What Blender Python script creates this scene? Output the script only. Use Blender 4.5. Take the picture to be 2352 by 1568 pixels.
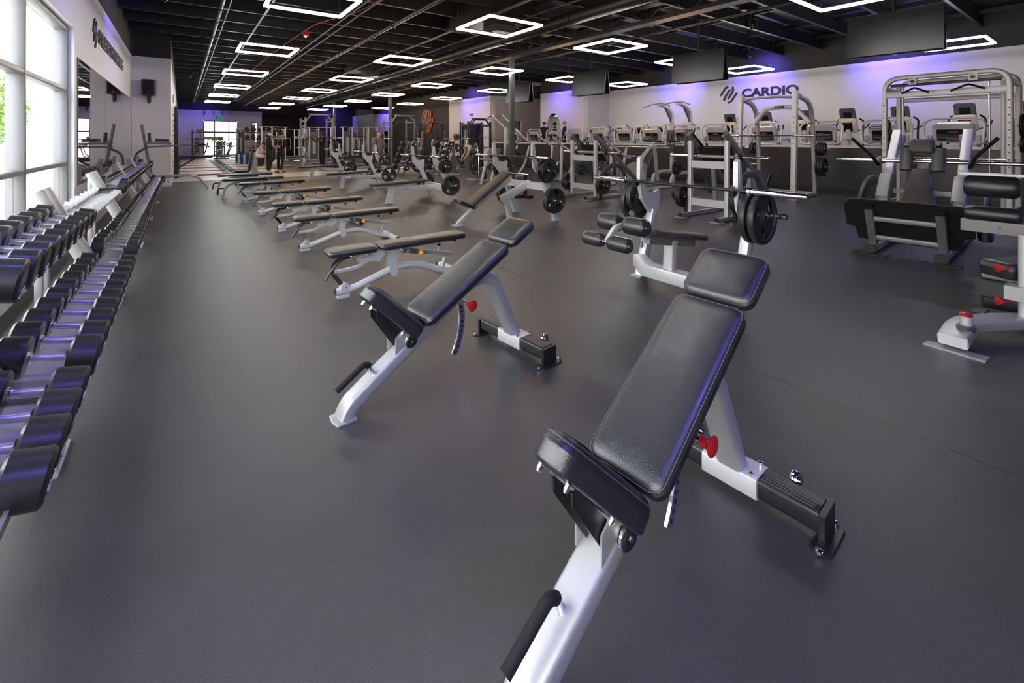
import bpy, math, random
from mathutils import Vector, Matrix
random.seed(7)
R = math.radians
for o in list(bpy.data.objects): bpy.data.objects.remove(o)
SC = bpy.context.scene
COL = SC.collection
PI = math.pi

# ---------------------------------------------------------------- camera, world, exposure
cam_d = bpy.data.cameras.new('camera'); cam = bpy.data.objects.new('camera', cam_d); COL.objects.link(cam)
cam.location = (0, 0, 1.45); cam.rotation_euler = (R(90), 0, R(-36.1))
cam_d.sensor_width = 36; cam_d.lens = 36 * 1039 / 2352; cam_d.shift_y = -465 / 2352
cam_d.clip_start = .05; cam_d.clip_end = 300
SC.camera = cam
SC.view_settings.view_transform = 'Standard'; SC.view_settings.look = 'None'
SC.view_settings.exposure = 0.42; SC.view_settings.gamma = 1.0
SC.view_settings.use_curve_mapping = False
LED = 30.0; WARM = 24.0; SKY = 8.0
wd = bpy.data.worlds.new('sky'); SC.world = wd; wd.use_nodes = True
wn = wd.node_tree.nodes; wn.clear()
wo = wn.new('ShaderNodeOutputWorld'); wb = wn.new('ShaderNodeBackground')
wb.inputs[0].default_value = (.93, .97, 1, 1); wb.inputs[1].default_value = SKY
wd.node_tree.links.new(wb.outputs[0], wo.inputs[0])

def lamp(name, kind, loc, energy, color=(1, 1, 1), to=None, **kw):
    d = bpy.data.lights.new(name, kind); d.energy = energy; d.color = color
    for k, v in kw.items(): setattr(d, k, v)
    o = bpy.data.objects.new(name, d); COL.objects.link(o); o.location = loc
    if to is not None:
        o.rotation_euler = (Vector(to) - Vector(loc)).to_track_quat('-Z', 'Y').to_euler()
    return o
# sun haze on the courtyard outside
lamp('sun', 'SUN', (10, 0, 20), 4.0, (1, .97, .9), (4, 4, 0), angle=.05)

# ---------------------------------------------------------------- helpers
class M:
    def __init__(s): s.v = []; s.f = []
    def add(s, vs, fs, X=None):
        o = len(s.v)
        s.v += [tuple(X @ Vector(v)) if X is not None else tuple(v) for v in vs]
        s.f += [tuple(i + o for i in f) for f in fs]; return s
    def put(s, other, X): return s.add(other.v, other.f, X)
    def box(s, c, d, X=None):
        x, y, z = c; a, b, e = d[0] / 2, d[1] / 2, d[2] / 2
        vs = [(x + i * a, y + j * b, z + k * e) for i in (-1, 1) for j in (-1, 1) for k in (-1, 1)]
        return s.add(vs, [(0, 1, 3, 2), (4, 6, 7, 5), (0, 4, 5, 1), (2, 3, 7, 6), (0, 2, 6, 4), (1, 5, 7, 3)], X)
    def sweep(s, pts, prof, side=None, closed=False, X=None):
        P = [Vector(p) for p in pts]; n = len(P); k = len(prof); vs = []; fs = []
        last = None
        for i in range(n):
            if closed: a = (P[i] - P[i - 1]).normalized(); b = (P[(i + 1) % n] - P[i]).normalized()
            else:
                b = (P[i + 1] - P[i]).normalized() if i < n - 1 else None
                a = (P[i] - P[i - 1]).normalized() if i else b
                if b is None: b = a
            t = (a + b)
            t = t.normalized() if t.length > 1e-6 else a
            if side is not None: sd = Vector(side)
            elif last is None:
                sd = t.cross(Vector((0, 0, 1)))
                if sd.length < .05: sd = t.cross(Vector((0, 1, 0)))
            else: sd = last
            sd = (sd - t * sd.dot(t)).normalized(); last = sd
            up = sd.cross(t).normalized()
            cs = max(.35, t.dot(b))
            bend = (b - a)
            mi = 1 / cs
            bu = abs(bend.dot(up)); bs = abs(bend.dot(sd))
            fu = mi if bu >= bs else 1; fd = mi if bs > bu else 1
            for (p, q) in prof: vs.append(P[i] + sd * p * fd + up * q * fu)
        m = n if closed else n - 1
        for i in range(m):
            for j in range(k):
                i2 = (i + 1) % n; j2 = (j + 1) % k
                fs.append((i * k + j, i * k + j2, i2 * k + j2, i2 * k + j))
        if not closed: fs += [tuple(range(k))[::-1], tuple((n - 1) * k + j for j in range(k))]
        return s.add(vs, fs, X)
    def tube(s, pts, r, n=10, side=None, closed=False, X=None):
        return s.sweep(pts, [(r * math.cos(2 * PI * i / n), r * math.sin(2 * PI * i / n)) for i in range(n)], side, closed, X)
    def beam(s, pts, w, h, r=None, side=(0, 1, 0), n=2, closed=False, X=None):
        r = min(w, h) * .18 if r is None else r
        pr = []
        for cx, cy, a0 in ((w / 2 - r, h / 2 - r, 0), (-w / 2 + r, h / 2 - r, 90), (-w / 2 + r, -h / 2 + r, 180), (w / 2 - r, -h / 2 + r, 270)):
            for i in range(n + 1):
                a = R(a0 + 90 * i / n); pr.append((cx + r * math.cos(a), cy + r * math.sin(a)))
        return s.sweep(pts, pr, side, closed, X)
    def lathe(s, prof, o=(0, 0, 0), ax=(0, 0, 1), n=20, X=None):
        ax = Vector(ax).normalized(); e = ax.orthogonal().normalized(); g = ax.cross(e); o = Vector(o)
        vs = []; fs = []; k = len(prof)
        for i in range(n):
            a = 2 * PI * i / n; d = e * math.cos(a) + g * math.sin(a)
            for r, t in prof: vs.append(o + d * r + ax * t)
        for i in range(n):
            for j in range(k - 1):
                i2 = (i + 1) % n; fs.append((i * k + j, i2 * k + j, i2 * k + j + 1, i * k + j + 1))
        ring = prof[0] == prof[-1]
        if prof[0][0] > 1e-6 and not ring: fs.append(tuple(i * k for i in range(n))[::-1])
        if prof[-1][0] > 1e-6 and not ring: fs.append(tuple(i * k + k - 1 for i in range(n)))
        return s.add(vs, fs, X)
    def rod(s, a, b, r, n=12, X=None):
        a = Vector(a); b = Vector(b); L = (b - a).length; e = min(r * .2, L * .2)
        return s.lathe([(r - e, 0), (r, e), (r, L - e), (r - e, L)], a, b - a, n, X)
    def ball(s, c, r, n=12, k=8, sc=(1, 1, 1), X=None):
        vs = []; fs = []
        for j in range(1, k):
            for i in range(n):
                a = 2 * PI * i / n; b = PI * j / k
                vs.append((c[0] + r * sc[0] * math.sin(b) * math.cos(a), c[1] + r * sc[1] * math.sin(b) * math.sin(a), c[2] + r * sc[2] * math.cos(b)))
        for j in range(k - 2):
            for i in range(n):
                i2 = (i + 1) % n; fs.append((j * n + i, (j + 1) * n + i, (j + 1) * n + i2, j * n + i2))
        t = len(vs); vs += [(c[0], c[1], c[2] + r * sc[2]), (c[0], c[1], c[2] - r * sc[2])]
        for i in range(n):
            i2 = (i + 1) % n; fs += [(t, i, i2), (t + 1, (k - 2) * n + i2, (k - 2) * n + i)]
        return s.add(vs, fs, X)
    def prism(s, poly, y0, y1, X=None):          # polygon in the XZ plane, extruded along Y
        n = len(poly); vs = [(x, y0, z) for x, z in poly] + [(x, y1, z) for x, z in poly]
        fs = [tuple(range(n)), tuple(range(2 * n - 1, n - 1, -1))] + [(i, i + n, (i + 1) % n + n, (i + 1) % n) for i in range(n)]
        return s.add(vs, fs, X)
    def slab(s, outline, layers, X=None):        # outline: fn(inset)->list of 2D points; layers (z, inset)
        rings = [outline(i) for z, i in layers]; k = len(rings[0]); vs = []; fs = []
        for rg, (z, i) in zip(rings, layers): vs += [(x, y, z) for x, y in rg]
        for j in range(len(rings) - 1):
            for i in range(k): fs.append((j * k + i, j * k + (i + 1) % k, (j + 1) * k + (i + 1) % k, (j + 1) * k + i))
        fs += [tuple(range(k))[::-1], tuple((len(rings) - 1) * k + i for i in range(k))]
        return s.add(vs, fs, X)
    def pad(s, L, W, th, rc=.04, W2=None, X=None, crown=.006, n=5):
        """upholstered pad: length along +x from 0, width along y, bottom at z=0"""
        W2 = W if W2 is None else W2
        def ol(ins):
            pts = []; r = max(rc - ins * .6, .004)
            for cx, w, sy, a0 in ((L - ins - r, W2 / 2 - ins - r, 1, 0), (ins + r, W / 2 - ins - r, 1, 90), (ins + r, W / 2 - ins - r, -1, 180), (L - ins - r, W2 / 2 - ins - r, -1, 270)):
                for i in range(n + 1):
                    a = R(a0 + 90 * i / n); pts.append((cx + r * math.cos(a), sy * w + r * math.sin(a)))
            return pts
        q = min(L, W) / 2
        lay = [(0, .014), (.006, .003), (.012, 0), (th * .55, 0), (th * .62, -.0015), (th * .66, 0), (th * .82, .004), (th * .93, .011), (th, .022),
               (th + crown * .6, min(.045, q * .5)), (th + crown, min(.09, q * .8))]
        return s.slab(ol, lay, X)
    def build(s, name, mat, parent=None, smooth=True, ang=38, label=None, kind=None):
        me = bpy.data.meshes.new(name); me.from_pydata(s.v, [], s.f); me.validate(); me.update()
        if mat is not None: me.materials.append(mat)
        if smooth and len(me.polygons):
            me.shade_smooth(); me.set_sharp_from_angle(angle=R(ang))
        o = bpy.data.objects.new(name, me); COL.objects.link(o)
        if parent is not None: o.parent = parent
        if label: o['label'] = label
        if kind: o['kind'] = kind
        return o

def tag(o, label=None, cat=None, group=None, kind=None):
    if label: o['label'] = label
    if cat: o['category'] = cat
    if group: o['group'] = group
    if kind: o['kind'] = kind
    return o
def thing(name, label, cat, loc=(0, 0, 0), rz=0, group=None):
    o = bpy.data.objects.new(name, None); COL.objects.link(o); o.location = loc; o.rotation_euler = (0, 0, rz)
    o.empty_display_size = .1
    return tag(o, label, cat, group)
KIDS = {}
def kids(o): return list(o.children)
def dup(src, loc, rz=None, label=None, group=None, sc=None, rot=None):
    def cp(o, par):
        c = o.copy(); COL.objects.link(c)
        if par is not None: c.parent = par
        for ch in src_kids[o.name]: cp(ch, c)
        return c
    src_kids = {}
    def walk(o):
        src_kids[o.name] = list(o.children)
        for c in o.children: walk(c)
    walk(src)
    r = cp(src, None); r.location = loc
    if rz is not None: r.rotation_euler = (0, 0, rz)
    if rot is not None: r.rotation_euler = rot
    if sc is not None: r.scale = sc
    if label: r['label'] = label
    if group: r['group'] = group
    return r
class Proto:
    """builds the first copy in place, later ones by copying"""
    def __init__(s, fn): s.fn = fn; s.o = None
    def __call__(s, loc, rz=0, label=None, group=None, rot=None, sc=None):
        if s.o is None:
            s.o = s.fn(); o = s.o; o.location = loc; o.rotation_euler = rot if rot is not None else (0, 0, rz)
            if label: o['label'] = label
            if group: o['group'] = group
            if sc is not None: o.scale = sc
            return o
        return dup(s.o, loc, rz, label, group, sc if sc is not None else (1, 1, 1), rot)

def fillet(pts, r, n=5):
    P = [Vector(p) for p in pts]; out = [P[0]]
    rs = r if isinstance(r, (list, tuple)) else [r] * (len(P) - 2)
    for i in range(1, len(P) - 1):
        a = P[i - 1] - P[i]; b = P[i + 1] - P[i]; rr = rs[i - 1]
        d = min(rr, a.length * .48, b.length * .48)
        p0 = P[i] + a.normalized() * d; p1 = P[i] + b.normalized() * d
        for k in range(n + 1):
            t = k / n; out.append(p0 * (1 - t) ** 2 + P[i] * 2 * t * (1 - t) + p1 * t * t)
    out.append(P[-1]); return out
def xz(pts): return [(p[0], 0, p[1]) for p in pts]
def frame(o, xd, yd=(0, 1, 0)):
    """matrix with local x along xd, local y along yd"""
    x = Vector(xd).normalized(); y = Vector(yd); y = (y - x * y.dot(x)).normalized(); z = x.cross(y)
    return Matrix(((x[0], y[0], z[0], o[0]), (x[1], y[1], z[1], o[1]), (x[2], y[2], z[2], o[2]), (0, 0, 0, 1)))

# ---------------------------------------------------------------- materials
def mat(name, col, rough=.5, metal=0, spec=.5, noise=0, nscale=30, bump=0, bscale=200, coat=0, emit=None, estr=0, rvar=0):
    m = bpy.data.materials.new(name); m.use_nodes = True; nt = m.node_tree; b = nt.nodes['Principled BSDF']
    b.inputs['Base Color'].default_value = (*col, 1); b.inputs['Roughness'].default_value = rough
    b.inputs['Metallic'].default_value = metal; b.inputs['Specular IOR Level'].default_value = spec
    b.inputs['Coat Weight'].default_value = coat; b.inputs['Coat Roughness'].default_value = .15
    if emit: b.inputs['Emission Color'].default_value = (*emit, 1); b.inputs['Emission Strength'].default_value = estr
    L = nt.links
    if noise or bump or rvar:
        tc = nt.nodes.new('ShaderNodeTexCoord')
    if noise or rvar:
        n = nt.nodes.new('ShaderNodeTexNoise'); n.inputs['Scale'].default_value = nscale; n.inputs['Detail'].default_value = 5
        L.new(tc.outputs['Object'], n.inputs['Vector'])
        if noise:
            r = nt.nodes.new('ShaderNodeValToRGB')
            r.color_ramp.elements[0].position = .3; r.color_ramp.elements[1].position = .7
            r.color_ramp.elements[0].color = (*[c * (1 - noise) for c in col], 1); r.color_ramp.elements[1].color = (*[min(1, c * (1 + noise)) for c in col], 1)
            L.new(n.outputs[0], r.inputs[0]); L.new(r.outputs[0], b.inputs['Base Color'])
        if rvar:
            mr = nt.nodes.new('ShaderNodeMapRange'); mr.inputs['To Min'].default_value = rough - rvar; mr.inputs['To Max'].default_value = rough + rvar
            L.new(n.outputs[0], mr.inputs[0]); L.new(mr.outputs[0], b.inputs['Roughness'])
    if bump:
        n2 = nt.nodes.new('ShaderNodeTexNoise'); n2.inputs['Scale'].default_value = bscale; n2.inputs['Detail'].default_value = 3
        bp = nt.nodes.new('ShaderNodeBump'); bp.inputs['Strength'].default_value = bump; bp.inputs['Distance'].default_value = .002
        L.new(tc.outputs['Object'], n2.inputs['Vector']); L.new(n2.outputs[0], bp.inputs['Height']); L.new(bp.outputs[0], b.inputs['Normal'])
    return m
silver = mat('silver_powdercoat', (.40, .405, .415), .4, .5, noise=.03, nscale=900, coat=.12)
silverL = mat('light_silver_powdercoat', (.57, .58, .60), .42, .35, noise=.03, nscale=900, coat=.1)
greym = mat('grey_powdercoat', (.2, .2, .21), .4, .4, noise=.03, nscale=900)
chrome = mat('chrome', (.82, .83, .86), .12, 1, rvar=.04, nscale=40)
vinyl = mat('black_vinyl', (.015, .016, .019), .31, 0, .75, bump=.6, bscale=260, coat=.1, rvar=.04, nscale=12)
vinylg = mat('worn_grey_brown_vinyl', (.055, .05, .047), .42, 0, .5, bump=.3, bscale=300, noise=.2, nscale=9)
foam = mat('black_foam_grip', (.008, .008, .009), .75, 0, .3, bump=.3, bscale=500)
blackp = mat('black_plastic', (.012, .012, .014), .35, 0, .5, rvar=.05, nscale=20)
blackm = mat('black_metal', (.02, .02, .022), .32, .3, .5)
rubberp = mat('black_plate_rubber', (.018, .019, .021), .42, 0, .5, bump=.2, bscale=150, rvar=.06, nscale=25)
urethane = mat('black_urethane', (.016, .016, .019), .36, 0, .55, rvar=.05, nscale=18, coat=.2)
redp = mat('red_plastic', (.36, .006, .012), .3, coat=.3)
satin = mat('satin_steel_handle', (.78, .78, .8), .33, .9, rvar=.05, nscale=60)
traym = mat('silver_tray_window_sheen', (.66, .66, .68), .4, .2)  # silver trays; the windows' bright reflection is painted in as a whiter colour
yellowp = mat('amber_plastic', (.85, .32, .01), .3, coat=.3)
whitew = mat('white_paint', (.80, .785, .79), .55, noise=.02, nscale=4, bump=.06, bscale=260)
greyw = mat('pale_grey_paint', (.48, .45, .43), .6, noise=.02, nscale=4)
blackw = mat('black_wall_paint', (.009, .009, .009), .6, noise=.1, nscale=3)
blackc = mat('black_ceiling_paint', (.006, .006, .007), .5, noise=.15, nscale=5)
steelc = mat('black_painted_steel', (.009, .009, .01), .45, .1, noise=.2, nscale=5)
pipem = mat('dark_pipe_paint', (.022, .022, .023), .4, .2)
alum = mat('anodised_aluminium', (.2, .205, .215), .42, .5, noise=.03, nscale=200)
cream = mat('cream_plastic', (.62, .56, .47), .35, coat=.2)
silverpl = mat('silver_plastic', (.55, .56, .57), .3, .35, coat=.3)
dgrey = mat('dark_grey_plastic', (.07, .075, .085), .4)
screenm = mat('black_glass_screen', (.006, .006, .007), .12, 0, .5)
tvm = mat('matt_tv_screen', (.012, .012, .012), .6, 0, .04)
ink = mat('dark_lettering', (.025, .025, .032), .5)
whitem = mat('white_print', (.7, .7, .7), .5)
bluep = mat('blue_print', (.02, .15, .6), .5)
bluev = mat('black_box_panel', (.02, .022, .03), .6)
tan = mat('pale_polished_floor', (.55, .5, .42), .3, 0, .5, noise=.12, nscale=2, rvar=.06)
ledge = mat('white_ledge', (.72, .71, .66), .4)
halfp = mat('charcoal_half_wall', (.028, .029, .032), .33, 0, .5, rvar=.08, nscale=3)
orangeN = mat('orange_lit_edge', (.5, .06, .01), .4, emit=(1, .12, .01), estr=.3)
greylogo = mat('grey_logo_face', (.12, .12, .13), .5)
woodp = mat('pale_wood_platform', (.62, .47, .32), .4, noise=.15, nscale=6)
mirror = mat('mirror_glass', (.74, .76, .76), .015, 1)
led_w = mat('cool_white_led', (1, 1, 1), .5, emit=(1, .98, .95), estr=LED)
led_y = mat('warm_white_led', (1, 1, 1), .5, emit=(1, .64, .38), estr=WARM)
bluelens = mat('blue_lamp_lens', (.1, .1, 1), .3, emit=(.12, .08, 1), estr=60)
skin1 = mat('skin_light', (.62, .36, .26), .5); skin2 = mat('skin_brown', (.16, .08, .05), .5)
cblack = mat('black_cloth', (.012, .012, .014), .8, noise=.2, nscale=40); cwhite = mat('white_cloth', (.75, .73, .7), .8)
cgrey = mat('grey_brown_fleece', (.16, .13, .12), .85); hairb = mat('dark_hair', (.02, .012, .008), .5); hairy = mat('blond_hair', (.5, .32, .13), .5)
capteal = mat('pale_teal_cap', (.35, .55, .55), .7)

def glass():
    m = bpy.data.materials.new('window_glass'); m.use_nodes = True; nt = m.node_tree; nt.nodes.clear()
    o = nt.nodes.new('ShaderNodeOutputMaterial'); mx = nt.nodes.new('ShaderNodeMixShader'); t = nt.nodes.new('ShaderNodeBsdfTransparent'); g = nt.nodes.new('ShaderNodeBsdfGlossy')
    f0 = nt.nodes.new('ShaderNodeLayerWeight'); f0.inputs[0].default_value = .5
    f1 = nt.nodes.new('ShaderNodeMath'); f1.operation = 'POWER'; f1.inputs[1].default_value = 4; nt.links.new(f0.outputs['Facing'], f1.inputs[0])
    f = nt.nodes.new('ShaderNodeMath'); f.operation = 'MULTIPLY_ADD'; f.inputs[1].default_value = .35; f.inputs[2].default_value = .04; nt.links.new(f1.outputs[0], f.inputs[0])
    g.inputs['Roughness'].default_value = .02
    nt.links.new(f.outputs[0], mx.inputs[0]); nt.links.new(t.outputs[0], mx.inputs[1]); nt.links.new(g.outputs[0], mx.inputs[2]); nt.links.new(mx.outputs[0], o.inputs[0])
    return m
glassm = glass()
def rubber_floor():
    m = bpy.data.materials.new('black_rubber_floor'); m.use_nodes = True; nt = m.node_tree; b = nt.nodes['Principled BSDF']; L = nt.links
    tc = nt.nodes.new('ShaderNodeTexCoord')
    n1 = nt.nodes.new('ShaderNodeTexNoise'); n1.inputs['Scale'].default_value = 330; n1.inputs['Detail'].default_value = 6; n1.inputs['Roughness'].default_value = .75
    n2 = nt.nodes.new('ShaderNodeTexNoise'); n2.inputs['Scale'].default_value = 1.1; n2.inputs['Detail'].default_value = 6
    vo = nt.nodes.new('ShaderNodeTexVoronoi'); vo.inputs['Scale'].default_value = 9
    for n in (n1, n2, vo): L.new(tc.outputs['Object'], n.inputs['Vector'])
    r = nt.nodes.new('ShaderNodeValToRGB'); e = r.color_ramp.elements
    e[0].position = .36; e[0].color = (.013, .013, .0135, 1); e[1].position = .66; e[1].color = (.090, .088, .089, 1)
    L.new(n1.outputs[0], r.inputs[0])
    r2 = nt.nodes.new('ShaderNodeValToRGB'); r2.color_ramp.elements[0].position = .3; r2.color_ramp.elements[0].color = (.66, .66, .67, 1); r2.color_ramp.elements[1].position = .75; r2.color_ramp.elements[1].color = (1.12, 1.12, 1.12, 1)
    L.new(n2.outputs[0], r2.inputs[0])
    mx = nt.nodes.new('ShaderNodeMix'); mx.data_type = 'RGBA'; mx.blend_type = 'MULTIPLY'; mx.inputs[0].default_value = 1
    L.new(r.outputs[0], mx.inputs[6]); L.new(r2.outputs[0], mx.inputs[7])
    # tiny pale lint specks
    th = nt.nodes.new('ShaderNodeMath'); th.operation = 'LESS_THAN'; th.inputs[1].default_value = .012
    L.new(vo.outputs['Distance'], th.inputs[0])
    mx2 = nt.nodes.new('ShaderNodeMix'); mx2.data_type = 'RGBA'; mx2.inputs[7].default_value = (.35, .34, .33, 1)
    L.new(th.outputs[0], mx2.inputs[0]); L.new(mx.outputs[2], mx2.inputs[6]); L.new(mx2.outputs[2], b.inputs['Base Color'])
    mr = nt.nodes.new('ShaderNodeMapRange'); mr.inputs['To Min'].default_value = .34; mr.inputs['To Max'].default_value = .5
    L.new(n2.outputs[0], mr.inputs[0]); L.new(mr.outputs[0], b.inputs['Roughness'])
    b.inputs['Specular IOR Level'].default_value = .5
    bp = nt.nodes.new('ShaderNodeBump'); bp.inputs['Strength'].default_value = .3; bp.inputs['Distance'].default_value = .0012
    L.new(n1.outputs[0], bp.inputs['Height']); L.new(bp.outputs[0], b.inputs['Normal'])
    return m
floorm = rubber_floor()
mattm = mat('black_rubber_mat', (.03, .03, .031), .5, noise=.2, nscale=120)

# ---------------------------------------------------------------- the setting
ZW = 3.9          # top of the white paint
ZC = 4.95         # ceiling deck
def struct(name, m, ma, parent=None, smooth=False):
    o = m.build(name, ma, parent, smooth)
    if parent is None: o['kind'] = 'structure'
    return o
def wallbox(name, x0, x1, y0, y1, z0=0, z1=ZW, ma=whitew, parent=None):
    return struct(name, M().box(((x0 + x1) / 2, (y0 + y1) / 2, (z0 + z1) / 2), (x1 - x0, y1 - y0, z1 - z0)), ma, parent)
f = struct('floor', M().box((9, 22.7, -.05), (22, 59.4, .1)), floorm)
# seams of the rubber rolls: thin raised lips
for i, x in enumerate((2.9, 5.95, 9.0, 12.05)):
    M().box((x, 9, .0006), (.003, 18, .0008)).build('seam_strip', blackm, f, False)
for y in (5.1, 12.4):
    M().box((8.6, y, .0006), (13, .003, .0008)).build('seam_strip', blackm, f, False)
c_ = struct('ceiling', M().box((8.9, 22.5, ZC + .05), (21.4, 61, .1)), blackc)
for i in range(42):
    y = -5.2 + i * 1.27
    m = M(); m.box((8.2, y, 4.52), (19, .07, .035)); m.box((8.2, y, 4.86), (19, .07, .05)); m.box((8.2, y, 4.69), (19, .012, .3))
    m.build('joist', steelc, c_, False)
for x in (2.4, 4.9, 7.2, 9.9, 12.4, 14.9, 17.2):
    M().box((x, 20, 4.83), (.06, 52, .12)).build('purlin', steelc, c_, False)
# left wall with the long window and the mirror
wl = M()
WX0, WX1 = -1.45, -1.2
wl.box((-1.325, 13.0, ZW / 2), (.25, 8.8, ZW))
wl.box((-1.325, 2.8, (2.98 + ZW) / 2), (.25, 11.6, ZW - 2.98))
wl.box((-1.325, 2.8, .1), (.25, 11.6, .2)); wl.box((-1.325, -4.5, ZW / 2), (.25, 3, ZW))
wleft = struct('wall_left', wl, whitew)
M().box((-1.325, 5.6, (ZW + ZC) / 2), (.25, 23.4, ZC - ZW)).build('upper_band', blackw, wleft, False)
def window(name, x, ys, zs, parent=None, wdt=.055, dep=.14):
    """framed glazing in a wall of constant x; ys: upright centres, zs: rail centres"""
    w = thing(name, None, None); w['kind'] = 'structure'
    for y in ys: M().beam([(x, y, zs[0]), (x, y, zs[-1])], dep, wdt, .006, side=(1, 0, 0)).build('mullion', alum, w)
    for z in zs: M().beam([(x, ys[0], z), (x, ys[-1], z)], dep * .95, wdt, .006, side=(1, 0, 0)).build('transom', alum, w)
    for a, b in zip(ys, ys[1:]):
        for c, d in zip(zs, zs[1:]):
            M().box((x - .01, (a + b) / 2, (c + d) / 2), (.008, b - a - wdt, d - c - wdt)).build('pane', glassm, w, False)
    return w
window('window_1', -1.33, [-3, -1.65, -.3, 1.0, 2.3, 3.65, 5.02, 6.5, 8.55], [.23, 1.12, 2.12, 2.95])
struct('trim_1', M().box((-1.2, 2.8, .2), (.1, 11.6, .03)), whitew)
# mirror panels
mr = thing('wall_mirror', 'large frameless mirror on the left wall beside the window', 'mirror', (-1.2, 8.78, .8))
for i in range(3):
    y0 = i * 2.8; M().box((.006, y0 + 1.395, .9), (.01, 2.785, 1.8)).build('mirror_panel', mirror, mr, False)
M().beam([(.005, 0, 0), (.005, 8.38, 0), (.005, 8.38, 1.8), (.005, 0, 1.8)], .02, .012, .002, side=(1, 0, 0), closed=True).build('edge_channel', alum, mr)
# jog wall with its return
j = M(); j.box((-.74, 17.5, ZW / 2), (.93, .3, ZW)); j.box((-.335, 32.1, ZW / 2), (.12, 29.0, ZW))
wj = struct('wall_corner', j, whitew)
M().box((-.74, 17.5, (ZW + ZC) / 2), (.93, .3, ZC - ZW)).box((-.335, 32.1, (ZW + ZC) / 2), (.12, 29.0, ZC - ZW)).build('upper_band', blackw, wj, False)
struct('baseboard_corner', M().box((-.74, 17.335, .05), (.9, .02, .1)), whitew)
# far white wall with entrance glazing, black walls, far white block
FY = 46.5
def ywall(name, y, x0, x1, ma, holes=(), t=.25, top=ZW):
    m = M(); xs = sorted(holes); cur = x0
    for a, b, z0, z1 in xs:
        if a > cur: m.box(((cur + a) / 2, y + t / 2, top / 2), (a - cur, t, top))
        if z0 > 0: m.box(((a + b) / 2, y + t / 2, z0 / 2), (b - a, t, z0))
        m.box(((a + b) / 2, y + t / 2, (z1 + top) / 2), (b - a, t, top - z1)); cur = b
    m.box(((cur + x1) / 2, y + t / 2, top / 2), (x1 - cur, t, top))
    return struct(name, m, ma)
def ybwin(name, y, xs, zs):
    w = thing(name, None, None); w['kind'] = 'structure'
    for x in xs: M().box((x, y, (zs[0] + zs[-1]) / 2), (.09, .12, zs[-1] - zs[0])).build('mullion', blackm, w, False)
    for z in zs: M().box(((xs[0] + xs[-1]) / 2, y, z), (xs[-1] - xs[0], .1, .09)).build('transom', blackm, w, False)
    for a, b in zip(xs, xs[1:]):
        for c, d in zip(zs, zs[1:]): M().box(((a + b) / 2, y, (c + d) / 2), (b - a - .09, .01, d - c - .09)).build('pane', glassm, w, False)
wf = ywall('wall_far', FY, -.3, 5.75, whitew, [(1.45, 4.0, 0, 3.02), (5.0, 5.5, .6, 2.95)])
M().box((2.7, FY + .12, (ZW + ZC) / 2), (6.2, .25, ZC - ZW)).build('upper_band', blackw, wf, False)
ybwin('door_1', FY + .12, [1.5, 2.25, 3.3, 3.95], [.05, 2.05, 3.0])
ybwin('window_2', FY + .12, [5.02, 5.48], [.62, 2.0, 2.93])
struct('wall_far_side', M().box((5.78, FY + 2, ZW / 2), (.12, 4, ZW)), whitew)
wb_ = struct('wall_far_black', M().box((10.4, FY + 4, ZC / 2), (10, .25, ZC)), blackw)
# far white block with violet light
wk = struct('wall_far_block', M().box((16.9, 43.5, ZW / 2), (3.6, .3, ZW)).box((15.2, 47, ZW / 2), (.2, 7, ZW)), whitew)
M().box((16.9, 43.5, (ZW + ZC) / 2), (3.6, .3, ZC - ZW)).build('upper_band', blackw, wk, False)
M().box((17.2, 43.3, 1.1), (2.3, .06, 2.2)).build('door_recess', blackw, wk, False)
# right side: black wall with logo, white wall with doorway, grey recess, white wall, cardio wall
wr = struct('wall_right_black', M().box((14.25, 31.5, ZC / 2), (.25, 10.2, ZC)), mat('charcoal_wall_paint', (.02, .0195, .019), .6, noise=.08, nscale=3))
m = M(); m.box((14.25, 25.6, ZW / 2), (.25, 1.5, ZW)); m.box((14.25, 21.95, ZW / 2), (.25, .9, ZW)); m.box((14.25, 23.625, (2.4 + ZW) / 2), (.25, 2.45, ZW - 2.4))
ww = struct('wall_right_white', m, whitew)
M().box((14.25, 23.9, (ZW + ZC) / 2), (.25, 5, ZC - ZW)).build('upper_band', blackw, ww, False)
dr = thing('door_2', None, None); dr['kind'] = 'structure'
for y in (22.45, 24.85): M().box((14.3, y, 1.2), (.12, .08, 2.4)).build('door_frame', alum, dr, False)
M().box((14.3, 23.65, 2.37), (.12, 2.4, .08)).build('door_frame', alum, dr, False)
M().box((14.3, 23.65, 1.2), (.01, 2.3, 2.3)).build('door_pane', glassm, dr, False)
struct('wall_lobby', M().box((17.5, 25, ZW / 2), (.2, 6.5, ZW)), mat('grey_green_paint', (.22, .25, .23), .6))
sg = M(); sg.box((14.11, 23.5, 2.92), (.02, .34, .14)); o = sg.build('room_sign', dgrey, None, False); tag(o, 'small dark room sign above the glazed doorway', 'sign')
m = M(); m.box((14.9, 21.45, ZW / 2), (1.05, .2, ZW)); m.box((17.65, 21.45, ZW / 2), (2.7, .2, ZW)); m.box((15.862, 21.45, (2.5 + ZW) / 2), (.876, .2, ZW - 2.5))
wg = struct('wall_recess', m, greyw)
M().box((15.9, 21.45, (ZW + ZC) / 2), (3.6, .2, ZC - ZW)).build('upper_band', blackw, wg, False)
d3 = thing('door_3', None, None); d3['kind'] = 'structure'
M().box((15.8, 21.5, 1.25), (.72, .05, 2.46)).build('door_leaf', mat('grey_green_door', (.17, .19, .14), .5), d3, False)
M().box((16.22, 21.36, 1.25), (.1, .05, 2.5)).build('door_jamb', whitew, d3, False)
M().box((15.52, 21.42, 1.15), (.03, .06, .2)).build('door_handle', chrome, d3, False)
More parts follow.
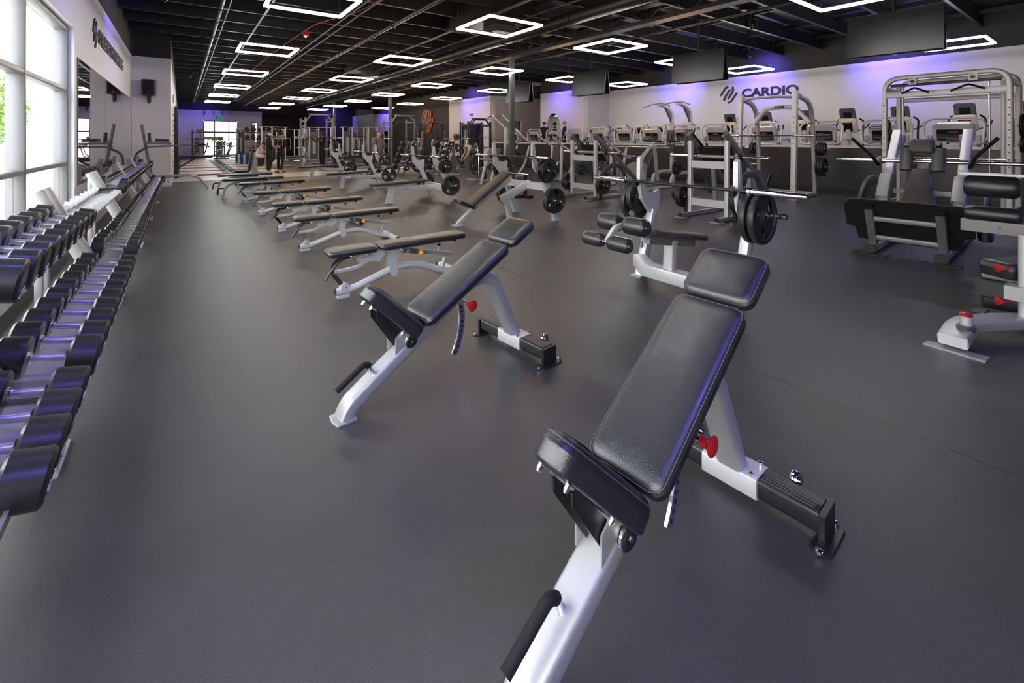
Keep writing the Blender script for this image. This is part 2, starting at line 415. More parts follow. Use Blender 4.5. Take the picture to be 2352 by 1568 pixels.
wx = struct('wall_right_bay', M().box((16.0, 17.45, ZW / 2), (.3, 3.3, ZW)).box((17.0, 19.0, ZW / 2), (1.9, .2, ZW)), whitew)
M().box((16.0, 17.45, (ZW + ZC) / 2), (.3, 3.3, ZC - ZW)).build('upper_band', blackw, wx, False)
wy = struct('wall_right_return', M().box((16.93, 15.91, ZW / 2), (1.54, .2, ZW)), mat('pale_lilac_paint', (.62, .6, .66), .55))
M().box((16.93, 15.91, (ZW + ZC) / 2), (1.54, .2, ZC - ZW)).build('upper_band', blackw, wy, False)
wc = struct('wall_right', M().box((17.85, 4.9, ZW / 2), (.3, 22, ZW)), whitew)
M().box((17.85, 4.9, (ZW + ZC) / 2), (.3, 22, ZC - ZW)).build('upper_band', blackw, wc, False)
bk = struct('wall_back', M().box((8.2, -6.1, ZW / 2), (19.5, .25, ZW)), greyw)
M().box((8.2, -6.1, (ZW + ZC) / 2), (19.5, .25, ZC - ZW)).build('upper_band', blackw, bk, False)
struct('wall_outer', M().box((19.1, 35, ZC / 2), (.2, 32.5, ZC)).box((17, 51, ZC / 2), (4.3, .2, ZC)).box((18.6, 18.9, ZC / 2), (1.2, .2, ZC)), greyw)
# cardio platform and half wall
hw = struct('half_wall_right', M().box((14.22, 7.7, .61), (.2, 27.4, 1.22)), halfp)
M().box((14.22, 7.7, 1.245), (.34, 27.5, .055)).build('ledge_board', ledge, hw, False)
M().box((14.1, 7.7, .06), (.03, 27.4, .12)).build('baseboard', blackp, hw, False)
struct('floor_platform', M().box((16.0, 5.6, .22), (3.4, 23, .44)), mattm)
# oval mirror on the bay wall
om = thing('oval_mirror', 'round-topped mirror on the pale blue-lit wall behind the treadmills', 'mirror', (15.84, 18.0, 2.0))
pts = [(0, .52 * math.cos(2 * PI * i / 28), .8 * math.sin(2 * PI * i / 28)) for i in range(28)]
mm = M(); mm.v = [(-.01, a, b) for _, a, b in pts] + [(.0, a, b) for _, a, b in pts]
mm.f = [tuple(range(28)), tuple(range(55, 27, -1))] + [(i, i + 28, (i + 1) % 28 + 28, (i + 1) % 28) for i in range(28)]
mm.build('mirror_face', mirror, om, False)

# floor finishes far off: pale strip, lifting platforms, training turf lines
st = struct('floor_strip', M().box((6.6, 20.2, .004), (14, 2.6, .008)), tan)
dk = thing('deck', None, None); COL.objects.unlink(dk); bpy.data.objects.remove(dk)
k = 0
rowname = ['nearest', 'second', 'third', 'fourth', 'fifth', 'farthest']
for r_ in range(6):
    for c in range(2):
        y = 22.9 + r_ * 2.55; x = .65 + c * 2.05
        t = thing('lifting_platform', 'pale wooden lifting platform with black side mats, %s row, %s column' % (rowname[r_], ('left', 'right')[c]), 'platform', (x, y, 0), 0, 'lifting platforms by the far left wall')
        M().box((0, 0, .025), (1.45, 1.9, .05)).build('wooden_deck', woodp if (r_ + c) % 2 == 0 else mat('worn_pale_deck', (.55, .53, .5), .4, noise=.1, nscale=5), t, False)
        for s_ in (-1, 1): M().box((s_ * .84, 0, .022), (.22, 1.9, .044)).build('side_mat', mattm, t, False)
        M().box((0, -1.06, .02), (1.9, .2, .04)).build('end_mat', mattm, t, False)
for i in range(5):
    y = 24.6 + i * 3.1
    o = M().box((8.2 if i else 7.6, y, .03), (4.2, 1.5, .06)).build('rubber_mat', mattm, None, False)
    tag(o, 'black rubber training mat on the far floor, %s from the pale strip' % ['first', 'second', 'third', 'fourth', 'fifth'][i], 'mat', 'far training mats')
    o2 = M().box((8.2 if i else 7.6, y - .85, .012), (4.4, .09, .024)).build('floor_edging', tan, None, False)
    tag(o2, 'pale metal edging along the near side of the %s far training mat' % ['first', 'second', 'third', 'fourth', 'fifth'][i], 'edging')

# ---------------------------------------------------------------- ceiling services
def pipe(name, x, z, y0, y1, r, lab, cat='pipe', hang=3.3, kink=None):
    t = thing(name, lab, cat, (x, y0, z))
    pts = [(0, 0, 0), (0, y1 - y0, 0)] if kink is None else [(0, 0, 0), (0, kink, 0), (kink * 0 + .5, kink + .5, 0), (.5, y1 - y0, 0)]
    M().tube(pts, r, 10).build('run', pipem, t)
    m = M().rod((0, 0, 0), (0, 0, ZC - z), .006, 6).box((0, 0, 0), (r * 2.5, .03, r * 2.5)); y = .8; first = None
    while y < y1 - y0:
        if first is None: first = m.build('hanger', pipem, t)
        else: q_ = first.copy(); COL.objects.link(q_); first = q_
        first.location = (0, y, 0); y += hang
    m = M().lathe([(r * .9, -.08), (r * 1.35, -.08), (r * 1.35, .08), (r * .9, .08)], (0, 0, 0), (0, 1, 0), 10); y = 1.5; first = None
    while y < y1 - y0:
        if first is None: first = m.build('coupling', pipem, t)
        else: q_ = first.copy(); COL.objects.link(q_); first = q_
        first.location = (0, y, 0); y += hang * 1.6
    return t
pipe('sprinkler_pipe', .68, 4.28, 1, 44, .04, 'dark pipe nearest the left wall under the ceiling joists')
pipe('conduit', .83, 4.34, 1, 44, .018, 'thin conduit running beside the pipe nearest the left wall', 'conduit')
pipe('conduit', 1.55, 4.36, 10, 36, .03, 'grey conduit between the left wall pipe and the first white lights', 'conduit')
pipe('conduit', 3.1, 4.3, 3, 40, .018, 'left one of two thin conduits between white and warm light rows', 'conduit')
pipe('conduit', 3.3, 4.3, 3, 40, .018, 'right one of two thin conduits between white and warm light rows', 'conduit')
pipe('sprinkler_pipe', 4.2, 4.25, 0, 44, .05, 'thick dark pipe left of the warm light row', 'pipe')
pipe('sprinkler_pipe', 5.75, 4.3, 3, 30, .035, 'dark pipe crossing above the warm light row', 'pipe')
pipe('conduit', 6.7, 4.36, 3, 40, .02, 'thin conduit between warm row and middle white row', 'conduit')
pipe('sprinkler_pipe', 10.3, 4.3, 0, 34, .035, 'dark pipe right of the columns', 'pipe')
# red fire alarm cable with its small red boxes
rc = [(4.0, 4.2, 4.5), (3.9, 6, 4.42), (3.8, 7.5, 4.4), (3.45, 8.8, 4.42), (3.3, 10.5, 4.38), (2.75, 12.4, 4.4), (2.6, 15, 4.38), (2.5, 18, 4.4), (2.4, 24, 4.4)]
tag(M().tube(fillet(rc, .5), .009, 6).build('alarm_cable', mat('red_cable', (.3, .02, .03), .5)), 'thin red cable wandering across the black ceiling', 'cable')
for i, (p, lb) in enumerate((((2.75, 13.4, 4.34), 'small red alarm box hanging between the first two light rows'), ((2.5, 21.5, 4.34), 'small red alarm box farther down the ceiling'))):
    t = thing('alarm_box', lb, 'alarm', p); M().box((0, 0, 0), (.14, .14, .1)).build('box', redp, t, False); M().ball((0, 0, -.07), .04, 8, 6).build('strobe', whitem, t)
# steel girder along the columns with its web truss, and ducts
gd = thing('roof_girder', 'long black lattice girder carried by the columns', 'girder', (9.16, 0, 4.3))
M().box((0, 19, .42), (.3, 50, .1)).build('top_chord', steelc, gd, False); M().box((0, 19, -.02), (.3, 50, .1)).build('bottom_chord', steelc, gd, False)
m = M()
for i in range(40):
    y = -5 + i * 1.2; m.rod((0, y, 0), (0, y + .6, .4), .018, 6); m.rod((0, y + .6, .4), (0, y + 1.2, 0), .018, 6)
m.build('web', steelc, gd)
for (x, y, z, sx, sy, sz, lb) in ((6.3, 9.7, 4.55, 1.5, 1.2, .45, 'boxy black air unit above the second warm light'), (6.3, 19.6, 4.55, 1.2, 1.0, .45, 'boxy black air unit over the far warm lights')):
    t = thing('air_unit', lb, 'air unit', (x, y, z))
    M().box((0, 0, 0), (sx, sy, sz)).build('casing', steelc, t, False); M().box((.3, -.1, -sz / 2 - .09), (.6, .6, .18)).build('outlet_box', pipem, t, False)
    M().box((-.1, sy / 2 + .5, .05), (.5, 1.0, .3)).build('duct_stub', steelc, t, False)
t = thing('round_duct', 'long round black duct running right of the warm lights', 'duct', (7.45, 4, 4.3))
M().tube([(0, 0, 0), (0, 34, 0)], .16, 14).build('duct_run', steelc, t)
for i in range(12): M().lathe([(.155, -.02), (.18, -.02), (.18, .02), (.155, .02)], (0, 1 + i * 2.8, 0), (0, 1, 0), 14).build('duct_band', pipem, t)
# columns
colm = mat('column_paint', (.06, .063, .07), .4, .1)
for i, (y, lb) in enumerate(((12.57, 'dark square steel column nearest the camera'), (23.8, 'second dark steel column, behind the flat barbell benches'), (35.0, 'third, far dark steel column'))):
    t = thing('steel_column', lb, 'column', (9.16, y, 0))
    M().beam([(0, 0, 0), (0, 0, 4.25)], .16, .16, .02).build('shaft', colm, t); M().box((0, 0, .012), (.34, .34, .024)).build('base_plate', colm, t, False)
    M().box((0, 0, 4.24), (.36, .36, .03)).build('cap_plate', colm, t, False)

# ---------------------------------------------------------------- ceiling lights
ZL = 3.69
def make_light(em):
    def fn():
        t = thing('square_light', 'light', 'ceiling light'); a = .605
        M().beam([(-a, -a, 0), (a, -a, 0), (a, a, 0), (-a, a, 0)], .042, .045, .004, side=(0, 0, 1), closed=True).build('led_tube', em, t)
        M().beam([(-a, -a, .034), (a, -a, .034), (a, a, .034), (-a, a, .034)], .02, .03, .004, side=(0, 0, 1), closed=True).build('housing', blackm, t)
        for x in (-a, a):
            for y in (-a, a): M().rod((x, y, .04), (x, y, 1.24), .004, 5).build('suspension_wire', pipem, t)
        return t
    return Proto(fn)
PW, PY = make_light(led_w), make_light(led_y)
nth = ['first', 'second', 'third', 'fourth', 'fifth', 'sixth', 'seventh', 'eighth', 'ninth', 'tenth', 'eleventh', 'twelfth', 'thirteenth', 'fourteenth']
rowsL = [(1.73, 3.07, 7, PW, 'cool white square light frame', 'row nearest the left wall'), (5.13, 7.48, 7, PY, 'warm white square light frame', 'row over the flat benches'),
         (8.43, 2.6, 8, PW, 'cool white square light frame', 'row along the columns'), (11.8, 7.62, 6, PY, 'warm white square light frame', 'row before the half wall'),
         (14.75, 2.5, 3, PW, 'cool white square light frame', 'row over the treadmills')]
for x, y0, n, P, lb, rn in rowsL:
    for i in range(n):
        hid = y0 == 3.07
        P((x, y0 + i * 4.907, ZL), 0, '%s nearest the camera, above the dumbbell racks' % lb if hid and i == 0 else '%s, %s from the near end, %s' % (lb, nth[i - hid], rn), 'square ceiling lights')

# violet-blue spotlights that graze the walls
def make_par():
    t = thing('blue_spotlight', 'blue', 'spotlight')
    M().lathe([(.05, .12), (.075, .1), (.08, -.05), (.07, -.06)], (0, 0, 0), (0, 0, 1), 14).build('can', blackm, t)
    M().lathe([(0, -.045), (.066, -.045), (.066, -.055), (0, -.055)], (0, 0, 0), (0, 0, 1), 14).build('lens', bluelens, t)
    m = M(); m.box((.085, 0, .1), (.01, .03, .24)); m.box((-.085, 0, .1), (.01, .03, .24)); m.box((0, 0, .22), (.18, .03, .01)); m.build('yoke', blackm, t, False); return t
PP = Proto(make_par)
def stem(o, loc, q):
    X = Matrix.LocRotScale(Vector(loc), q, None).inverted(); M().rod(loc, (loc[0], loc[1], ZC - .01), .012, 8, X=X).build('stem', blackm, o)
pars = [((-.35, 3.2, 4.3), (-1.25, 3.0, 2.9), 70, 'blue spotlight over the near window'), ((-.3, 7.0, 4.3), (-1.22, 8.2, 3.7), 85, 'blue spotlight before the wall lettering'),
        ((-.3, 11.7, 4.35), (-1.2, 12.6, 3.8), 80, 'blue spotlight above the wall lettering'), ((.25, 24.5, 4.2), (-.2, 25.5, 3), 100, 'blue spotlight beyond the corner wall'),
        ((2.0, 44.0, 4.3), (1.0, 46.5, 3.8), 190, 'blue spotlight before the far glazed wall'), ((4.9, 41.5, 4.15), (5.0, 46.4, 4.5), 60, 'blue spotlight over the far pair of windows'),
        ((13.0, 47.5, 4.2), (13.2, 50.4, 3.0), 500, 'blue spotlight on the far black wall'), ((16.5, 41.8, 4.3), (17.0, 43.3, 3.7), 400, 'blue spotlight on the far white block'),
        ((12.9, 24.2, 4.35), (14.1, 23.6, 3.6), 260, 'blue spotlight above the glazed doorway'), ((14.8, 17.3, 4.35), (15.85, 17.4, 3.5), 170, 'blue spotlight above the oval mirror'),
        ((16.6, 11.2, 4.4), (17.7, 11.6, 3.9), 300, 'blue spotlight left of the wall word'), ((16.6, 8.1, 4.4), (17.7, 8.2, 3.9), 300, 'blue spotlight above the wall word'),
        ((16.4, 4.6, 4.4), (17.7, 4.3, 3.9), 380, 'blue spotlight behind the largest hanging screen'), ((12.6, 6.1, 4.5), (12.9, 6.3, 2), 60, 'tiny blue spotlight between two hanging screens')]
for loc, to, e, lb in pars:
    d = Vector(to) - Vector(loc); q = d.to_track_quat('-Z', 'Y').to_euler()
    stem(PP(loc, rot=q, label=lb, group='blue spotlights'), loc, q)
    lamp('blue_beam', 'SPOT', Vector(loc) + d.normalized() * .09, e * .62, (.16, .10, 1), to, spot_size=R(118), spot_blend=1, shadow_soft_size=.06)
# violet floods above the camera side (they tint the near benches and dumbbells)
for loc, to, e, lb in (((.9, -1.2, 4.3), (-.1, 1.5, 0), 330, 'blue floodlight above the near floor'), ((4.6, -1.6, 4.3), (3.4, .8, 0), 150, 'blue floodlight right of the camera'), ((9.5, -2.2, 4.3), (8.2, .8, .5), 300, 'blue floodlight beside the plate-loaded machines')):
    d = Vector(to) - Vector(loc); q = d.to_track_quat('-Z', 'Y').to_euler(); stem(PP(loc, rot=q, label=lb, group='blue spotlights'), loc, q)
    lamp('blue_beam', 'SPOT', Vector(loc) + d.normalized() * .09, e, (.2, .13, 1), to, spot_size=R(66), spot_blend=.8, shadow_soft_size=.1)

# ---------------------------------------------------------------- signs and lettering
def text_mesh(s, size, bold=.02, ext=.01):
    cu = bpy.data.curves.new('lettering', 'FONT'); cu.body = s; cu.size = size; cu.extrude = ext; cu.offset = bold * size; cu.align_x = 'LEFT'; cu.resolution_u = 4
    o = bpy.data.objects.new('tmp', cu); COL.objects.link(o); dg = bpy.context.evaluated_depsgraph_get()
    me = bpy.data.meshes.new_from_object(o.evaluated_get(dg)); bpy.data.objects.remove(o); bpy.data.curves.remove(cu)
    xs = [v.co.x for v in me.vertices]; ys = [v.co.y for v in me.vertices]
    return me, min(xs), max(xs), min(ys), max(ys)
def put_text(name, s, m_, origin, xdir, width, height, parent, bold=.02, updir=(0, 0, 1), ext=.012):
    me, x0, x1, y0, y1 = text_mesh(s, 1, bold, ext)
    X = Vector(xdir); U = Vector(updir); N = X.cross(U)
    for v in me.vertices:
        a = (v.co.x - x0) / (x1 - x0) * width; b = (v.co.y - y0) / (y1 - y0) * height
        p = X * a + U * b + N * v.co.z; v.co = p
    me.materials.clear(); me.materials.append(m_)
    o = bpy.data.objects.new(name, me); COL.objects.link(o); o.location = origin; o.parent = parent; return o
def logo(parent, origin, xdir, h, ma, th=.1, ext=.02):
    """four slanted rounded strokes"""
    X = Vector(xdir); U = Vector((0, 0, 1)); N = X.cross(U)
    strokes = [[(.02, .52), (.30, .93), (.42, .98)], [(.22, .22), (.30, .42), (.56, .78)], [(.48, .28), (.78, .72), (.76, .93)][:], [(.50, .03), (.66, .10), (.98, .56)]]
    for st in strokes:
        pts = fillet([tuple(X * (a * h) + U * (b * h)) for a, b in st], .16 * h, 5)
        m = M(); m.sweep(pts, [(ext / 2, -th * h / 2), (ext / 2, th * h / 2), (-ext / 2, th * h / 2), (-ext / 2, -th * h / 2)], side=tuple(N))
        for p in (pts[0], pts[-1]): m.lathe([(th * h / 2, -ext * .52), (th * h / 2, ext * .52)], p, N, 14)
        o = m.build('logo_stroke', ma, parent, False); o.location = origin
t = thing('wall_lettering', 'dark CARDIO lettering with slanted stroke logo on the right wall', 'sign', (17.69, 9.0, 3.06))
put_text('word', 'CARDIO', ink, (0, 0, 0), (0, -1, 0), 2.02, .34, t, .035); logo(t, (0, .86, -.18), (0, -1, 0), .66, ink, .13)
t = thing('wall_lettering', 'dark STRENGTH TRAINING lettering with slanted stroke logo above the mirror', 'sign', (-1.19, 10.75, 3.13))
put_text('word', 'STRENGTH TRAINING', ink, (0, 0, 0), (0, 1, 0), 3.95, .26, t, .03); logo(t, (0, -.62, -.12), (0, 1, 0), .46, ink, .13)
t = thing('wall_logo', 'raised grey stroke logo with orange lit edges on the right black wall', 'sign', (14.06, 30.2, 1.9))
logo(t, (-.03, -.05, 0), (0, -1, 0), 1.55, orangeN, .14, .03); logo(t, (-.08, 0.06, .02), (0, -1, 0), 1.55, greylogo, .15, .05)
t = thing('wall_logo', 'dim orange outlined logo and lettering on the far black wall', 'sign', (9.0, 50.3, 1.95))
om_ = mat('dim_orange_outline', (.06, .014, .007), .7)
logo(t, (0, 0, 0), (1, 0, 0), 1.5, om_, .14, .04); put_text('word', 'fitsi', om_, (1.6, 0, .25), (1, 0, 0), 2.0, 1.0, t, .01)
t = thing('exit_sign', 'round green exit sign above the far entrance glazing', 'sign', (2.55, FY - .04, 3.3))
M().lathe([(.2, 0), (.2, .04), (.17, .05)], (0, 0, 0), (0, -1, 0), 18).build('disc', mat('green_sign', (.02, .4, .12), .4, emit=(.02, .8, .15), estr=.15), t)
M().box((-.15, -.03, .02), (.07, .05, .2)).build('dark_side', blackp, t, False)
for i in range(4):
    m = M(); m.prism([(0, 0), (.0, -.36), (.3, 0)], -.03, .03); o = m.build('wall_bracket', blackm, None, False); o.location = (.95 + i * .62 + .6, FY - .4, 3.86); o.rotation_euler = (0, 0, R(90))
    tag(o, 'black triangular bracket at the ceiling, %s from the left above the exit sign' % nth[i], 'bracket', 'brackets over the far entrance')
for (x, y, z, lb) in ((-.29 + .02, 20.4, 2.9, 'grey alarm box high on the edge of the corner wall'),):
    tag(M().box((x, y, z), (.06, .12, .3)).build('fire_alarm', greyw, None, False), lb, 'alarm')
# loudspeaker on the corner wall
def speaker(loc, lb):
    t = thing('loudspeaker', lb, 'loudspeaker', loc)
    m = M(); m.slab(lambda i: [(-.2 + i, .17), (-.24 + i, -.02), (-.19 + i, -.19 + i), (.19 - i, -.19 + i), (.24 - i, -.02), (.2 - i, .17)], [(-.31, .02), (-.3, 0), (.3, 0), (.31, .02)]); m.build('cabinet', blackp, t)
    M().box((0, -.192, 0), (.34, .012, .54)).build('grille', mat('speaker_grille', (.006, .006, .006), .8), t, False)
    M().lathe([(.018, 0), (.018, .01)], (0, -.198, -.235), (0, -1, 0), 10).build('badge', chrome, t)
    m = M(); m.beam([(0, .0, -.3), (0, .0, -.62)], .06, .05, .008); m.beam([(0, .0, -.42), (0, .16, -.42)], .04, .04, .006, side=(1, 0, 0)); m.box((0, .19, -.42), (.12, .02, .3)); m.build('wall_bracket', blackm, t); return t
sp_ = speaker((-.80, 17.17, 2.97), 'black loudspeaker on a bracket high on the corner wall'); sp_.scale = (.72, .85, .76)
# ---------------------------------------------------------------- hanging screens
def make_tv():
    t = thing('hanging_screen', 'tv', 'television')
    for s_, nm in ((-1, 'near'), (1, 'far')):
        Xm = frame((s_ * .09, 0, 0), (0, -s_, 0), (-s_ * .12, 0, 1))
        m = M(); m.box((0, 0, 0), (1.40, .79, .035), X=Xm); cab = m.build('screen_body', blackp, t, False)
        m = M(); m.box((0, .005, -.019 * s_ if False else .019), (1.37, .755, .004), X=Xm); m.build('screen_glass', tvm, t, False)
        m = M(); m.box((0, -.39, .02), (.06, .008, .006), X=Xm); m.build('badge', silver, t, False)
    M().box((0, 0, 0), (.14, .5, .3)).build('mount', blackm, t, False)
    return t
TV = Proto(make_tv); pole_kids = []
for (x, y, z, lb) in ((10.72, 2.62, 3.42, 'largest, rightmost black screen hanging from the ceiling'), (10.9, 6.67, 3.33, 'black screen hanging over the treadmills, second from the right'),
                      (10.95, 10.6, 3.30, 'black screen hanging over the treadmills, third from the right'), (10.95, 14.5, 3.30, 'smallest black hanging screen, beside the near column')):
    o = TV((x, y, z), R(3), lb, 'hanging screens'); pole_kids.append((o, z))
for o, z in pole_kids: M().rod((0, 0, .1), (0, 0, ZC - z), .025, 10).build('ceiling_pole', blackm, o)

# ---------------------------------------------------------------- adjustable incline bench with handle (bent frame)
seam_jobs = []; seamm = mat('seam_thread', (.10, .10, .11), .6)
def fid_bench(th, name='incline_bench'):
    t = thing(name, 'bench', 'bench')
    fp = fillet(xz([(.0, .0), (.03, .062), (.80, .548), (.97, .56), (1.19, .09)]), [.16, .1, .12], 7)
    fr = M().beam(fp, .104, .072, .016, n=3).build('main_frame', silver, t)
    M().slab(lambda i: [(-.05 + i, -.06 + i), (.05 - i, -.06 + i), (.06 - i, 0), (.05 - i, .06 - i), (-.05 + i, .06 - i), (-.06 + i, 0)], [(0, 0), (.008, 0), (.011, .004)]).build('foot_plate', silver, t)
    # rear cross bar
    M().beam([(1.2, -.11, .075), (1.2, .11, .075)], .12, .085, .012, side=(1, 0, 0)).build('rear_plate', silverL, t)
    for a in (-.085, .085):
        for b in (-.045, .045): M().lathe([(.009, 0), (.009, .012), (.004, .014)], (1.2 + b, a, .117), (0, 0, 1), 8).build('bolt', chrome, t)
    for s_ in (-1, 1):
        g = M().beam([(1.2, s_ * .112, .078), (1.2, s_ * .315, .078)], .105, .08, .018, side=(1, 0, 0), n=3).build('rubber_tread', blackp, t)
        m = M()
        for q in range(6): m.box((1.2 - .036 + q * .0145, s_ * .21, .1185), (.004, .18, .002))
        m.build('tread_rib', mat('worn_tread', (.09, .08, .075), .6), g, False)
        m = M(); m.prism([(1.14, .012), (1.14, .115), (1.26, .115), (1.26, .012)], s_ * .318, s_ * .338); m.slab(lambda i: [(1.12 + i, s_ * .33 - .035 + i), (1.28 - i, s_ * .33 - .035 + i), (1.31 - i, s_ * .33), (1.28 - i, s_ * .33 + .035 - i), (1.12 + i, s_ * .33 + .035 - i), (1.09 + i, s_ * .33)], [(0, 0), (.007, 0), (.01, .003)])
        e = m.build('end_foot', blackm, t)
        M().lathe([(.013, 0), (.013, .008), (.006, .012)], (1.11, s_ * .33, .01), (0, 0, 1), 10).build('foot_bolt', chrome, e); M().lathe([(.013, 0), (.013, .008), (.006, .012)], (1.29, s_ * .33, .01), (0, 0, 1), 10).build('foot_bolt', chrome, e)
        w = M().lathe([(.0, -.014), (.03, -.014), (.034, -.008), (.034, .008), (.03, .014), (0, .014)], (1.29, s_ * .2, .1), (0, 1, 0), 16).build('wheel', chrome, t)
        M().lathe([(.014, -.02), (.014, .02)], (1.29, s_ * .2, .1), (0, 1, 0), 10).build('wheel_hub', chrome, w)
    # hinge, pad rails
    hx, hz = .41, .435; c, s = math.cos(th), math.sin(th)
    U = Vector((c, 0, s)); N = Vector((-s, 0, c)); O = Vector((hx, 0, hz))
    T_ = .062
    Xb = frame(O - N * T_, U); L1, gap, L2 = .70, .022, .245
    M().pad(L1, .275, T_, .045, X=Xb).build('back_pad', vinyl, t)
    Xh = frame(O - N * T_ + U * (L1 + gap), U); M().pad(L2, .275, T_, .045, X=Xh).build('head_pad', vinyl, t)
    for Xq, LL, WW, W3, tt, rc in ((Xb, L1, .275, .275, T_, .045), (Xh, L2, .275, .275, T_, .045), ('s', .41, .25, .125, .09, .055)):
        seam_jobs.append((t, Xq, LL, WW, W3, tt, rc))
    m = M(); a = O - N * (T_ + .02)
    m.beam([a + U * .0, a + U * (L1 + gap + L2 - .06)], .06, .04, .008); m.build('pad_rail', silver, t)
    m = M()
    for q in (.12, .5, .76, .9): m.box((q, 0, -.004), (.03, .2, .008), X=frame(O - N * (T_), U))
    m.build('pad_bracket', blackm, t, False)
    # seat
    ph = R(45); U2 = Vector((-math.cos(ph), 0, math.sin(ph))); N2 = Vector((math.sin(ph), 0, math.cos(ph)))
    O2 = O + Vector((.03, 0, -.05)); sth = .09
    Xs = frame(O2 - N2 * sth + U2 * 0, U2, (0, -1, 0))
    Xs = Matrix(((U2.x, 0, N2.x, O2.x - N2.x * sth), (0, 1, 0, 0), (U2.z, 0, N2.z, O2.z - N2.z * sth), (0, 0, 0, 1)))
    M().pad(.41, .25, sth, .055, W2=.125, X=Xs, n=6).build('seat_pad', vinyl, t)
    for (t_, Xq, LL, WW, W3, tt, rc) in seam_jobs:
        if isinstance(Xq, str): Xq = Xs
        pts = []
        for cx, w, sy, a0 in ((LL - rc, W3 / 2 - rc, 1, 0), (rc, WW / 2 - rc, 1, 90), (rc, WW / 2 - rc, -1, 180), (LL - rc, W3 / 2 - rc, -1, 270)):
            for i in range(7): a = R(a0 + 15 * i); pts.append(Xq @ Vector((cx + (rc - .0035) * math.cos(a), sy * w + (rc - .0035) * math.sin(a), tt * .84)))
        M().tube(pts, .0013, 6, closed=True).build('seam', seamm, t)
    seam_jobs.clear()
    m = M()
    for y in (-.035, .035): m.slab(lambda i: [(.0, -.02), (.27, -.0), (.29, -.012), (.26, -.04), (.08, -.075), (0, -.09)], [(-.004, 0), (.004, 0)], X=Xs @ Matrix.Translation((0, y, 0)) @ Matrix.Rotation(R(90), 4, 'X'))
    m.box((.17, 0, -.004), (.26, .09, .006), X=Xs); sb = m.build('seat_bracket', blackm, t)
    for q in (.08, .34):
        for y in (-.05, .05): M().lathe([(.009, 0), (.009, .012), (.005, .022)], Xs @ Vector((q, y, 0)), -N2, 8).build('bolt', chrome, sb)
    piv = Vector((.35, 0, .325))
    m = M(); m.prism([(.27, .26), (.33, .30), (.43, .38), (.36, .42), (.27, .35)], -.05, -.044); m.prism([(.27, .26), (.33, .30), (.43, .38), (.36, .42), (.27, .35)], .044, .05); m.rod(piv + Vector((0, -.075, 0)), piv + Vector((0, .075, 0)), .022, 16); m.build('hinge_bracket', silver, t)
    for y, d in ((-.078, -1), (.078, 1)):
        cpo = M().lathe([(.034, -.012), (.037, -.008), (.037, .006), (.03, .012), (0, .012)], piv + Vector((0, y, 0)), (0, d, 0), 20).build('pivot_cap', blackp, t)
        M().lathe([(.037, -.006), (.0395, -.004), (.0395, .004), (.037, .006)], piv + Vector((0, y, 0)), (0, d, 0), 20).build('pivot_ring', chrome, cpo)
        M().lathe([(.009, 0), (.009, .014), (.0, .014)], piv + Vector((0, y, 0)), (0, d, 0), 6).build('pivot_bolt', chrome, cpo)
    # perforated adjustment arc
    cen = piv; rr = .40; a0 = th - .04
    pts = [cen + Vector((math.cos(a), 0, math.sin(a))) * rr for a in [R(-32) + (R(16) - R(-32)) * q / 14 for q in range(15)]]
    arc = M().sweep(pts, [(.006, -.02), (.006, .02), (-.006, .02), (-.006, -.02)], side=(0, 1, 0)).build('adjustment_arc', chrome, t)
    m = M()
    for q in range(10):
        a = R(-29 + q * 4.4); p = cen + Vector((math.cos(a), 0, math.sin(a))) * rr
        m.lathe([(.009, -.0068), (.009, .0068)], p, (0, 1, 0), 10)
    m.build('arc_hole', blackm, arc)
    kp = Vector((.735, -.05, .44))
    M().lathe([(.012, -.02), (.012, .03), (.008, .05)], kp, (0, -1, 0), 12).build('pin_barrel', chrome, t)
    M().lathe([(.009, .04), (.016, .045), (.017, .066), (.02, .074), (.033, .082), (.034, .087), (.026, .092), (0, .093)], kp, (0, -1, 0), 18).build('pull_knob', redp, t)
    # front handle
    hp = fillet([(.165, -.0, .16), (.14, -.0, .232), (.11, 0, .242), (-.035, -.0, .155)], [.03, .03], 6)
    h = M().tube(hp[3:], .0165, 12).build('handle_grip', foam, t)
    M().tube(hp[:5], .0125, 10).build('handle_stem', chrome, h)
    return t
b = fid_bench(R(28.6)); b.location = (.675, 2.41, 0); b.rotation_euler = (0, 0, R(5.9))
tag(b, 'black padded incline bench with silver bent frame, left of the largest bench'); b['group'] = 'incline benches with black front handle'
b = fid_bench(R(34.5)); b.location = (.665, .895, 0); b.rotation_euler = (0, 0, R(4))
tag(b, 'largest, nearest black incline bench with silver frame and red knob'); b['group'] = 'incline benches with black front handle'

